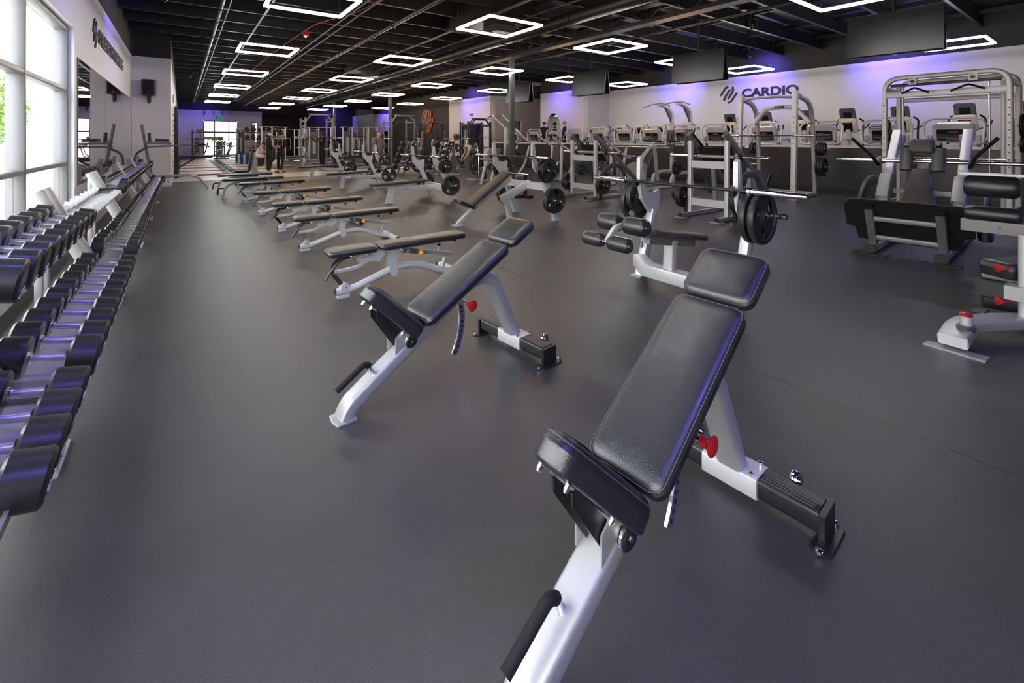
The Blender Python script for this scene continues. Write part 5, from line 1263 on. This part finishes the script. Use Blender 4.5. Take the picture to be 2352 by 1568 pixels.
# plate tree with hoop-shaped handles
t = thing('plate_tree', 'round-topped silver plate tree behind the nearest flat barbell bench', 'rack', (8.35, 13.6, 0))
for s_ in (-1, 1): M().tube(fillet([(-.05, s_ * .28, 0), (-.03, s_ * .22, .95), (0, s_ * .02, 1.3)], .15), .022, 8).build('hoop_leg', chrome, t)
M().beam([(0.1, 0, 0), (0.1, 0, 1.25)], .09, .09).build('mast', blackm, t); M().box((.05, 0, .02), (.6, .6, .04)).build('base', silver, t, False)
for z, P in ((.5, P45), (.85, P25), (1.12, P10)): P((8.24, 13.6, z), rot=(0, .4, R(90)), label='plate hanging %s on the round-topped plate tree' % {.5: 'lowest', .85: 'midway', 1.12: 'highest'}[z], group='plates on the round-topped tree')
P45((8.30, 13.0, .225), rot=(0, .4, R(75)), label='black plate standing on the floor left of the round-topped tree', group='plates on the round-topped tree'); P45((8.2, 12.9, .225), rot=(0, .4, R(75)), label='black plate leaning in front beside the round-topped tree', group='plates on the round-topped tree')
# preacher curl bench
t = thing('preacher_bench', 'silver preacher curl bench with grey-brown sloping arm pad', 'bench', (7.8, 12.1, 0), R(4))
for s_ in (-1, 1): M().beam(fillet([(0, s_ * .25, 0), (.12, s_ * .25, .5), (.38, s_ * .25, .95)], .1), .08, .07).build('front_leg', silverL, t); M().beam(fillet([(.85, s_ * .25, 0), (.72, s_ * .25, .5), (.3, s_ * .25, .72)], .3), .12, .05).build('curved_leg', silverL, t)
M().pad(.42, .62, .07, .05, X=frame((.18, 0, .78), (.6, 0, .8))).build('arm_pad', vinylg, t)
M().beam([(.05, -.4, .80), (.05, .4, .80)], .05, .05, side=(1, 0, 0)).build('bar_rest', silver, t); M().beam([(.05, -.25, .1), (.75, -.25, .1)], .06, .06).build('base_bar', silver, t); M().beam([(.05, .25, .1), (.75, .25, .1)], .06, .06).build('base_bar', silver, t)
M().pad(.35, .35, .07, .05, X=frame((.75, 0, .5), (1, 0, 0))).build('seat_pad', vinyl, t)
# lever row / pulldown machines with long sloping arms
def lever(h, seat):
    def fn():
        t = thing('lever_machine', 'l', 'gym machine')
        for s_ in (-1, 1):
            M().beam(fillet([(-.55, s_ * .28, h), (.05, s_ * .25, h * .80), (.55, s_ * .35, h * .62), (.85, s_ * .4, h * .55)], .1), .06, .07, .015).build('lever_arm', silverL, t)
            M().beam([(0, s_ * .2, .0), (0.05, s_ * .2, h * .82)], .08, .10, .015).build('mast', silverL, t)
            M().beam(fillet([(.1, s_ * .3, .05), (.5, s_ * .34, .5), (.75, s_ * .34, 1.2)], .2), .08, .06, .015).build('brace', silver, t)
            M().rod((.65, s_ * .4, h * .60), (.65, s_ * .72, h * .60), .025, 10).build('weight_sleeve', chrome, t)
            M().tube([(-.55, s_ * .28, h), (-.75, s_ * .30, h - .12)], .018, 8).build('hand_grip', redp if not seat else foam, t)
        M().beam([(-.5, 0, .05), (1.0, 0, .05)], .09, .08).build('base', silver, t); M().beam([(0, -.4, .05), (0, .4, .05)], .09, .08, side=(1, 0, 0)).build('cross_base', silver, t)
        M().pad(.38, .34, .08, .05, X=frame((-.42, 0, .48), (1, 0, 0))).build('seat_pad', vinyl, t)
        M().pad(.62, .30, .07, .08, W2=.22, X=Matrix.Translation((.0, 0, .66)) @ Matrix.Rotation(R(-84), 4, 'Y')).build('back_pad', vinylg, t)
        if seat: M().pad(.18, .2, .10, .04, X=Matrix.Translation((.05, 0, 1.36)) @ Matrix.Rotation(R(-86), 4, 'Y')).build('head_pad', dgrey, t)
        else: M().pad(.34, .5, .08, .04, X=frame((.12, 0, 1.05), (.8, 0, -.55))).build('chest_pad', vinylg, t)
        M().beam([(-.24, 0, .08), (-.24, 0, .48)], .09, .09).build('seat_post', silver, t); return t
    return Proto(fn)
LV, LS = lever(2.3, False), lever(1.5, True)
LV((9.6, 13.4, 0), R(5), 'tall silver pulldown machine with long arms rising left of the near column', 'lever machines')
for i, (x, y, rz) in enumerate(((10.6, 11.9, 10), (10.9, 9.9, 10))):
    LS((x, y, 0), R(rz), 'silver seated lever machine with tapered grey back pad, %s of two before the half wall' % ('left', 'right')[i], 'lever machines')
    for s_, sd in ((-1, 'right'), (1, 'left')):
        P45((x + .7, y + s_ * .55, .40), rot=(0, 1, R(10)), label='black plate low at the %s of the %s seated lever machine' % (sd, ('left', 'right')[i]), group='plates on the lever machines')
t = thing('glute_machine', 'silver machine with grey square headrest and red-marked black panel, behind the left leg press', 'gym machine', (10.5, 8.35, 0), R(5))
M().beam(fillet([(0, 0, 0), (.25, 0, .9), (.9, 0, 1.35), (1.1, 0, .2)], .25), .09, .08).build('bent_frame', silverL, t)
M().pad(.22, .24, .12, .03, X=frame((.45, 0, 1.42), (.9, 0, -.3))).build('head_pad', dgrey, t); M().pad(.6, .4, .08, .08, X=frame((.3, 0, .5), (.45, 0, .85))).build('back_pad', greym if False else vinylg, t)
M().rod((.2, -.9, 1.22), (.2, .9, 1.22), .03).build('long_sleeve', chrome, t)
M().box((-.12, 0, .62), (.04, .7, .20)).build('guard_panel', blackp, t, False); [M().box((-.145, .24 - q * .085, .66), (.006, .06, .035)).build('red_mark', redp, t, False) for q in range(6)]
for s_ in (-1, 1): M().beam([(-.1, s_ * .35, 0), (-.1, s_ * .35, .75)], .06, .06).build('front_leg', silver, t); M().beam([(-.2, s_ * .35, .04), (1.4, s_ * .35, .04)], .07, .07).build('base_rail', silverL, t)
for k, (dx, dy, z, P) in enumerate(((1.0, -.62, .62, P45), (1.0, -.69, .60, P25), (.9, .6, .45, P45))): P((10.5 + dx, 8.35 + dy, z), rot=(0, 1, R(5)), label='black plate on the machine behind the left leg press, %s one' % ('large outer', 'small outermost', 'far side')[k], group='plates on the machine behind the leg press')
# black upright barbell landmine / T post
t = thing('row_post', 'short black post with silver bar and red tip on a splayed black base', 'exercise stand', (6.9, 8.9, 0))
M().beam([(0, 0, 0), (0, 0, .55)], .07, .07).build('post', blackm, t); M().beam([(-.5, .1, .04), (.1, 0, .04)], .12, .06).build('base_foot', blackm, t); M().beam([(0, -.25, .04), (0, .25, .04)], .12, .06, side=(1, 0, 0)).build('cross_foot', blackm, t)
M().rod((-.5, .1, .62), (.12, 0, .55), .024).build('bar_sleeve', chrome, t); M().rod((-.53, .105, .625), (-.5, .1, .62), .028).build('tip', redp, t)
# ---------------------------------------------------------------- rig, shelves, ball racks, boxes at the far left
t = thing('storage_rig', 'tall black rig post with shelves at the edge of the corner wall', 'rack', (-.18, 20.6, 0))
M().beam([(0, 0, 0), (0, 0, 2.6)], .11, .11, .01).build('front_post', blackm, t); M().beam([(0, 1.8, 0), (0, 1.8, 2.6)], .1, .1, .01).build('rear_post', blackm, t)
M().beam([(0, 0, 2.62), (0, 1.8, 2.62)], .08, .06, side=(1, 0, 0)).build('top_bar', blackm, t)
m = M()
for k in range(12): m.box((-.06, .9, .25 + k * .19), (.10, 1.6, .03))
m.build('side_rung', silverL, t, False)
M().box((.55, .05, .78), (1.1, .5, .10)).build('bench_shelf', blackm, t, False); M().beam([(0, .05, .35), (.6, .05, .74)], .05, .05).build('shelf_brace', blackm, t)
def shelf(x, y, w, zs, h, lab):
    t = thing('storage_shelf', lab, 'rack', (x, y, 0))
    for a in (0, w): M().beam([(a, 0, 0), (a, 0, h)], .07, .07, .006).build('post', blackm, t)
    for z in zs: M().box((w / 2, 0, z), (w, .4, .05)).build('shelf', blackm, t, False)
    return t
shelf(.55, 37.2, 2.7, (.25, .95, 1.42, 1.88), 2.05, 'left black storage shelf before the far windows, holding a green roller')
shelf(2.75 + .65, 36.4, 2.5, (.25, .95, 1.42, 1.92), 2.1, 'right black storage shelf with two rows of dark balls')
o = M().rod((1.0, 37.2, 1.53), (2.3, 37.2, 1.53), .08).build('foam_roller', mat('green_speckled_foam', (.25, .28, .08), .8, noise=.5, nscale=30)); tag(o, 'speckled green roller on the left black shelf', 'roller')
def ball():
    t = M().ball((0, 0, 0), .15, 16, 10).build('medicine_ball', mat('dark_brown_ball', (.05, .035, .028), .45)); tag(t, 'b', 'ball'); return t
BL = Proto(ball)
for rw, z, n in ((0, 2.09, 6), (1, 1.59, 6)):
    for k in range(n):
        s_ = (1.15 if k < 2 and rw == 0 else .95); BL((3.66 + k * .39, 36.4, z - (.15 - .15 * s_)), 0, 'dark ball on the %s shelf of the right rack, %s from the left' % (('upper', 'lower')[rw], nth[k]), 'dark balls on the right storage shelf', sc=(s_,) * 3)
o = M().box((0, 0, 0), (.5, .04, .32)).build('wall_screen', screenm, None, False); o.location = (1.2, 44.9, 2.1); tag(o, 'small dark screen on a stand at the far left wall', 'television')
o = M().beam([(1.2, 44.95, 0), (1.2, 44.95, 1.9)], .06, .06).build('screen_stand', blackm); tag(o, 'thin black stand under the small far screen', 'stand')
for i, (x, y, w, ma, lt) in enumerate(((2.9, 31.2, .62, bluev, 1), (3.0, 29.3, .62, bluev, 1), (3.2, 27.2, .62, bluev, 1))):
    t = thing('jump_box', 'dark jump box with blue lettered edge, %s from the camera' % ('farthest', 'middle', 'nearest')[i], 'box', (x, y, 0), R(8), 'blue-edged jump boxes'); t.scale = (1, 1, .76 if i == 2 else 1)
    M().box((0, 0, .3), (w, .5, .6)).build('box_body', ma, t, False); M().box((-w / 2 + .06, -.255, .3), (.13, .012, .58)).build('blue_strip', mat('bright_blue', (.03, .25, .65), .5), t, False)
    for q in range(5): M().box((-w / 2 + .06, -.265, .52 - q * .105), (.06, .008, .065)).build('white_mark', whitem, t, False)
for i, (x, y, l) in enumerate(((3.95, 25.9, 'white round cushion lying on the floor by the seated man'),)):
    o = M().ball((0, 0, .2), .22, 16, 10, (1, .6, .9)).build('white_ball', cwhite); o.location = (x, y, 0); tag(o, l, 'cushion')
    o = M().ball((0, 0, .06), .3, 14, 8, (1, .7, .2)).build('crumpled_towel', mat('lilac_cloth', (.4, .38, .55), .9)); o.location = (x + .5, y - .1, 0); tag(o, 'crumpled lilac towel on the floor beside the white cushion', 'towel')
o = M().lathe([(.16, 0), (.2, .02), (.22, .95), (.2, 1.0), (0, 1.0)], (4.55, 33.0 - 1, 0), (0, 0, 1), 18).build('waste_bin', blackp); tag(o, 'tall round black bin behind the seated man', 'bin')
for i, (x, y) in enumerate(((4.6, 38.6), (2.2, 39.6), (.9, 41.8), (2.6, 43.6))):
    LS((x, y, 0), R(-60), 'far %s exercise machine seen through the storage shelves' % ('rightmost', 'second', 'leftmost', 'rearmost')[i], 'far machines before the windows')
for i, (x, y) in enumerate(((6.4, 43.6), (10.6, 40.6), (13.0, 39.2), (7.6, 37.0))):
    LS((x, y, 0), R(30), 'far exercise machine standing before the black wall, %s from the left' % ('first', 'third', 'fourth', 'second')[i], 'far machines before the black wall')
for i, (x, y) in enumerate(((8.2, 23.5), (10.2, 20.2))):
    t = thing('step_bench', 'black bench with green-topped end, %s of two near the middle column' % ('left', 'right')[i], 'bench', (x - .2, y + 1.2, 0))
    M().box((0, 0, .52), (1.4, .4, .12)).build('top', blackp, t, False); M().box((-.5, 0, .59), (.4, .4, .015)).build('green_panel', mat('green_panel_paint', (.1, .5, .15), .5), t, False)
    for a in (-.6, .6): M().box((a, 0, .23), (.08, .36, .46)).build('leg', blackm, t, False)

# ---------------------------------------------------------------- people
def skinmesh(name, chain, mat_, parent=None, sub=2):
    """chain: list of polylines, each vertex (x,y,z,r); shared joints reuse the same coordinates"""
    vs = []; rad = []; es = []; idx = {}
    def vid(p):
        k = tuple(round(c, 4) for c in p[:3])
        if k not in idx: idx[k] = len(vs); vs.append(p[:3]); rad.append(p[3])
        return idx[k]
    for pl in chain:
        for a, b in zip(pl, pl[1:]):
            i, j = vid(a), vid(b)
            if i != j: es.append((i, j))
    me = bpy.data.meshes.new('tmp'); me.from_pydata(vs, es, []); o = bpy.data.objects.new('tmp', me); COL.objects.link(o)
    sk = o.modifiers.new('s', 'SKIN'); sk.use_smooth_shade = True; sv = me.skin_vertices[0].data if me.skin_vertices else None
    if sv is None:
        me.skin_vertices  # created with the modifier
    for i, r in enumerate(rad):
        me.skin_vertices[0].data[i].radius = (r, r) if not isinstance(r, tuple) else r
        me.skin_vertices[0].data[i].use_root = (i == 0)
    sb = o.modifiers.new('u', 'SUBSURF'); sb.levels = sub; sb.render_levels = sub
    dg = bpy.context.evaluated_depsgraph_get(); m2 = bpy.data.meshes.new_from_object(o.evaluated_get(dg))
    bpy.data.objects.remove(o); m2.name = name; m2.materials.clear(); m2.materials.append(mat_)
    for p in m2.polygons: p.use_smooth = True
    r = bpy.data.objects.new(name, m2); COL.objects.link(r); r.parent = parent; return r
def person(lab, loc, rz, sk, top, legs, hair, J, cap=None, longhair=False, bald=False, sleeves='long', shorts=False, shoes=None, h=1.0, slim=1.0, noses=True):
    """J: joints dict; facing -Y in local space"""
    t = thing('person', lab, 'person', loc, rz)
    P_ = lambda k, r: (*J[k], r)
    hd = J['head']; nk = J['neck']; pe = J['pelvis']; ch = J['chest']
    fc = J.get('face', (0, -1, 0)); fx, fy, fz = fc
    g = slim
    body = [[P_('pelvis', .10 * g), P_('waist', .088 * g), P_('chest', .115 * g), P_('neck', .052), (hd[0] * .4 + nk[0] * .6, hd[1] * .4 + nk[1] * .6, hd[2] * .4 + nk[2] * .6, .055)]]
    for s_ in 'lr':
        body.append([P_('pelvis', .10 * g), P_('hip' + s_, .08 * g), P_('knee' + s_, .056 * g), P_('ank' + s_, .036), P_('toe' + s_, .03)])
        body.append([P_('chest', .115 * g), P_('sho' + s_, .052 * g), P_('elb' + s_, .042 * g), P_('wri' + s_, .028)])
        w = Vector(J['wri' + s_]); e = Vector(J['elb' + s_]); d = (w - e).normalized(); sd = d.orthogonal().normalized(); up = d.cross(sd)
        palm = w + d * .05
        body.append([(*w, .028), (*palm, .03)])
        for q in range(4):
            a = palm + sd * ((q - 1.5) * .018) + d * .03; b = a + d * (.03, .037, .035, .026)[q] + up * .012; c = b + d * .018 + up * .02
            body.append([(*palm, .03), (*a, .0095), (*b, .009), (*c, .008)])
        th = w + d * .02 + sd * .03; body.append([(*w, .028), (*th, .012), (*(th + d * .03 + sd * .01 + up * .015), .0095)])
    body[0] += []
    H = Vector(hd); F = Vector(fc).normalized(); U = Vector(J.get('up', (0, 0, 1))).normalized(); S = F.cross(U)
    nk2 = body[0][-1]
    body.append([nk2, (*(H - U * .03 + F * .01), .078), (*(H + U * .045 - F * .012), .088), (*(H + U * .085 - F * .01), .06)])
    body.append([(*(H - U * .03 + F * .01), .078), (*(H - U * .075 + F * .045), .04)])
    bo = skinmesh('body', body, sk, t)
    fe = M(); fe.ball(tuple(H + F * .098 - U * .012), .014, 8, 6, (1, 1, 1.5)); 
    for q in (-1, 1): fe.ball(tuple(H + S * (.088 * q) - U * .01), .022, 8, 6, (.7, .8, 1.3))
    fe.build('nose_and_ears', sk, bo)
    m = M()
    for q in (-1, 1): m.ball(tuple(H + F * .088 + S * (.032 * q) + U * .015), .010, 8, 6)
    m.build('eyes', ink, bo)
    m = M(); m.ball(tuple(H + F * .088 - U * .052), .016, 8, 5, (1.3, .6, .35)); m.build('mouth', mat('lips', (.35, .12, .1), .5) if 'lips' not in bpy.data.materials else bpy.data.materials['lips'], bo)
    # clothes
    e = .014
    lo_ = Vector(pe) + (Vector(pe) - Vector(J['waist'])) * .6
    tp = [[(*lo_, .13 * g + e), P_('pelvis', .135 * g + e), P_('waist', .118 * g + e), P_('chest', .138 * g + e), (nk[0] * .8 + ch[0] * .2, nk[1] * .8 + ch[1] * .2, nk[2] * .8 + ch[2] * .2, .065)]]
    for s_ in 'lr':
        if sleeves != 'none':
            a, b, c = Vector(J['sho' + s_]), Vector(J['elb' + s_]), Vector(J['wri' + s_])
            if sleeves == 'long': tp.append([P_('chest', .138 * g + e), P_('sho' + s_, .07 * g + .006), P_('elb' + s_, .056 * g), (*(b + (c - b) * .9), .038)])
            else: tp.append([P_('chest', .138 * g + e), P_('sho' + s_, .07 * g + .006), (*(a + (b - a) * .75), .058 * g)])
    skinmesh('shirt', tp, top, t)
    lg = [[P_('waist', .118 * g + e * .4), P_('pelvis', .135 * g + e)]]
    for s_ in 'lr':
        a, b, c = Vector(J['hip' + s_]), Vector(J['knee' + s_]), Vector(J['ank' + s_])
        if shorts: lg.append([P_('pelvis', .135 * g + e), P_('hip' + s_, .105 * g), (*(a + (b - a) * .85), .082 * g)])
        else: lg.append([P_('pelvis', .135 * g + e), P_('hip' + s_, .105 * g), P_('knee' + s_, .074 * g), (*(b + (c - b) * .92), .058)])
    skinmesh('shorts' if shorts else 'trousers', lg, legs, t)
    for s_ in 'lr':
        a, b = Vector(J['ank' + s_]), Vector(J['toe' + s_]); dd = (b - a); dd.z = 0; dd.normalize()
        m = M(); m.slab(lambda i: [((-.06 + i), -.03), (.03, -.042 + i), (.13, -.045 + i), (.2 - i, -.02), (.2 - i, .02), (.13, .045 - i), (.03, .042 - i), (-.06 + i, .03)], [(0, .004), (.025, 0), (.05, .008), (.075, .02)], X=frame((a.x, a.y, max(0, a.z - .075)), dd, (-dd.y, dd.x, 0)))
        m.build('shoe', shoes or blackp, t)
    if not bald:
        m = M(); m.ball(tuple(H + U * .05 - F * .02), .108, 14, 9, (1, 1, 1))
        if longhair:
            m2 = [[(*(H + U * .02 - F * .05), .07), (*(H - U * .18 - F * .07), .075), (*(H - U * .42 - F * .06), .06), (*(H - U * .55 - F * .05), .03)]]
            for q in (-1, 1): m2.append([(*(H + U * .02 - F * .05), .07), (*(H - U * .12 + S * (.085 * q) - F * .0), .04), (*(H - U * .36 + S * (.10 * q) + F * .04), .035), (*(H - U * .46 + S * (.09 * q) + F * .05), .02)])
            skinmesh('long_hair', m2, hair, t)
        else:
            pass
        mb = M(); mb.ball(tuple(H + U * .042 - F * .026), .106, 14, 9); mb.build('hair', hair, t)
    if cap:
        m = M(); m.ball((0, 0, 0), .116, 16, 8, (1, 1, .82)); 
        q = Matrix(((S.x, F.x, U.x, 0), (S.y, F.y, U.y, 0), (S.z, F.z, U.z, 0), (0, 0, 0, 1)))
        m = M(); m.lathe([(.116, 0), (.115, .03), (.10, .075), (.06, .105), (0, .115)], (0, 0, 0), (0, 0, 1), 18)
        m.slab(lambda i: [(-.075 + i, .06), (-.07 + i, .14), (-.03, .185 - i), (.03, .185 - i), (.07 - i, .14), (.075 - i, .06)], [(0, 0), (.008, .002)])
        for ii in range(len(m.v)): m.v[ii] = tuple(q @ Vector(m.v[ii]) + H + U * .045)
        m.build('cap', cap, t)
    return t
def stand(h=1.7, arms='down', step=0, lean=0):
    k = h / 1.75
    J = dict(pelvis=(0, 0, .93), waist=(0, 0, 1.10), chest=(0, .01, 1.33), neck=(0, .01, 1.50), head=(0, -.02, 1.63), hipl=(.10, 0, .86), hipr=(-.10, 0, .86), kneel=(.11, -.02, .49), kneer=(-.11, -.02, .49),
             ankl=(.12, .02, .08), ankr=(-.12, .02, .08), toel=(.14, -.10, .04), toer=(-.14, -.10, .04), shol=(.18, .01, 1.43), shor=(-.18, .01, 1.43), elbl=(.25, .04, 1.14), elbr=(-.25, .04, 1.14), wril=(.24, -.08, .92), wrir=(-.24, -.08, .92))
    if arms == 'cross': J.update(elbl=(.23, -.02, 1.14), elbr=(-.23, -.02, 1.14), wril=(.02, -.22, 1.17), wrir=(-.02, -.20, 1.12))
    if arms == 'reach': J.update(elbl=(.22, -.20, 1.25), elbr=(-.22, -.20, 1.22), wril=(.10, -.42, 1.36), wrir=(-.08, -.42, 1.33))
    if step: J.update(kneel=(.13, -.14, .50), ankl=(.15, -.30, .08), toel=(.17, -.42, .04))
    return {a: tuple(c * k for c in b) for a, b in J.items()}
person('woman in pale teal cap and black clothes with long dark hair, arms folded', (2.98, 21.6, 0), R(100), skin1, cblack, cblack, hairb, stand(1.66, 'cross'), cap=capteal, longhair=True, shoes=cwhite, slim=.95)
person('woman in dark cap with long blond hair, black clothes and pink shoes', (3.48, 21.85, 0), R(-35), skin1, cblack, cblack, hairy, stand(1.70, 'cross', 1), cap=cblack, longhair=True, shoes=mat('pink_shoe', (.6, .3, .25), .6), slim=.9)
person('man in black shirt and trousers reaching out inside the grey power rack', (5.72, 24.1, .03), R(-75), skin2, cblack, cblack, hairb, stand(1.80, 'reach'), sleeves='short', slim=1.15)
person('person in black half hidden behind the pale plates of the power rack', (5.10, 25.4, 0), R(60), skin2, mat('brown_jacket', (.06, .035, .025), .8), cblack, hairb, stand(1.72, 'down'), slim=.95)
person('bald man in grey fleece standing by the middle column', (7.1, 19.9, 0), R(30), skin1, cgrey, mat('grey_trousers', (.08, .08, .09), .8), hairb, stand(1.78, 'down'), bald=True, slim=1.05)
person('woman with tied dark hair and black top standing on a treadmill', (15.45, 18.3, PZ + .23), R(-60), skin1, cblack, cblack, hairb, stand(1.66), slim=.9)
person('woman with tied blond hair and black top standing on a treadmill', (15.5, 16.8, PZ + .23), R(-125), skin1, cblack, cblack, hairy, stand(1.66), sleeves='short', slim=.9)
# seated man in a white vest, looking down at his hands
Js = dict(pelvis=(0, 0, .55), waist=(0, -.05, .70), chest=(0, -.14, .92), neck=(0, -.21, 1.08), head=(0, -.31, 1.16), face=(0, -.75, -.65), up=(0, -.65, .75), hipl=(.11, -.02, .52), hipr=(-.11, -.02, .52), kneel=(.2, -.44, .53), kneer=(-.2, -.44, .53), ankl=(.22, -.46, .09), ankr=(-.2, -.36, .09),
          toel=(.24, -.58, .04), toer=(-.22, -.48, .04), shol=(.19, -.15, 1.02), shor=(-.19, -.15, 1.02), elbl=(.24, -.26, .74), elbr=(-.24, -.26, .74), wril=(.06, -.45, .80), wrir=(-.05, -.45, .78))
person('seated man in white vest and white shorts looking down at his hands', (3.2, 27.2, .0), R(75), skin1, cwhite, cwhite, hairb, Js, sleeves='none', shorts=True, shoes=cwhite)
# man bent forward in a pale shirt behind the plate tree; rider bent over a far trainer
Jb = dict(stand(1.75)); Jb.update(waist=(0, -.08, 1.0), chest=(0, -.32, 1.12), neck=(0, -.48, 1.14), head=(0, -.60, 1.10), face=(0, -.4, -.9), up=(0, -.9, .4), shol=(.18, -.36, 1.14), shor=(-.18, -.36, 1.14), elbl=(.22, -.42, .86), elbr=(-.22, -.42, .86), wril=(.16, -.55, .66), wrir=(-.16, -.55, .66))
person('man in pale shirt bending forward behind the round-topped plate tree', (10.0, 16.3, 0), R(-100), skin1, mat('pale_shirt', (.5, .52, .48), .8), cblack, hairb, Jb, sleeves='short')
person('rider with dark hair bent forward on a far trainer, left of the hanging screens', (16.1, 15.2, PZ + .25), R(-70), skin1, mat('mauve_shirt', (.25, .18, .2), .8), cblack, hairb, Jb, sleeves='short', slim=.9)

# ---------------------------------------------------------------- outside the left windows and the far entrance
ext = struct('ground_outside', M().box((-14, 12, -.06), (25, 80, .1)).box((4, 66, -.06), (44, 30, .1)), mat('pale_paving', (.6, .57, .52), .8, noise=.1, nscale=2))
bld = thing('building', 'pale peach building across the court outside the left windows', 'building', (-15, 18, 0))
M().box((0, 0, 2), (2, 60, 4)).build('wall', mat('peach_render', (.72, .55, .45), .8, noise=.05, nscale=1), bld, False)
M().box((.8, 0, 3.9), (1.4, 60, .3)).build('canopy', mat('canopy_render', (.78, .66, .56), .8), bld, False)
for i in range(8): M().box((1.0, -17 + i * 5, 1.4), (.05, 1.6, 2.8)).build('door_panel', whitew, bld, False)
leafm = mat('leaf_green', (.16, .28, .05), .6, noise=.4, nscale=3)
def tree(loc, r, h, lb):
    t = thing('tree', lb, 'tree', loc); M().lathe([(.12, 0), (.09, h * .6), (.04, h)], (0, 0, 0), (0, 0, 1), 8).build('trunk', mat('bark', (.12, .09, .06), .9) if 'bark' not in bpy.data.materials else bpy.data.materials['bark'], t)
    rnd = random.Random(int(loc[1] * 10)); vs = []; fs = []
    for i in range(2600):
        d = Vector((rnd.gauss(0, 1), rnd.gauss(0, 1), rnd.gauss(0, 1))).normalized() * r * rnd.random() ** .4; c = Vector((0, 0, h * .62)) + Vector((d.x, d.y, d.z * h * .34 / r))
        u = Vector((rnd.gauss(0, 1), rnd.gauss(0, 1), rnd.gauss(0, 1))).normalized() * .09; v = u.orthogonal().normalized() * .05; k = len(vs)
        vs += [c - u, c + v, c + u, c - v]; fs.append((k, k + 1, k + 2, k + 3))
    m = M(); m.v = [tuple(v) for v in vs]; m.f = fs; o = m.build('foliage', leafm, t, False); o['kind'] = 'stuff'; return t
tree((-4.6, 15.2, 0), 1.0, 3.6, 'light green tree outside the left windows, nearer the camera'); tree((-5.8, 24.5, 0), 1.2, 4.2, 'green tree outside the left windows, farther off')
tree((-5.0, 10.2, 0), .8, 3.2, 'green tree outside the window edge')
b2 = thing('building', 'pale sunlit building beyond the far entrance glazing', 'building', (4, 70, 0)); M().box((0, 0, 2.5), (26, 2, 5)).build('wall', mat('sunlit_render', (.8, .76, .7), .8), b2, False)
for i in range(6): M().box((-10 + i * 4, -1.02, 1.3), (1.6, .05, 2.6)).build('door_panel', greyw, b2, False)
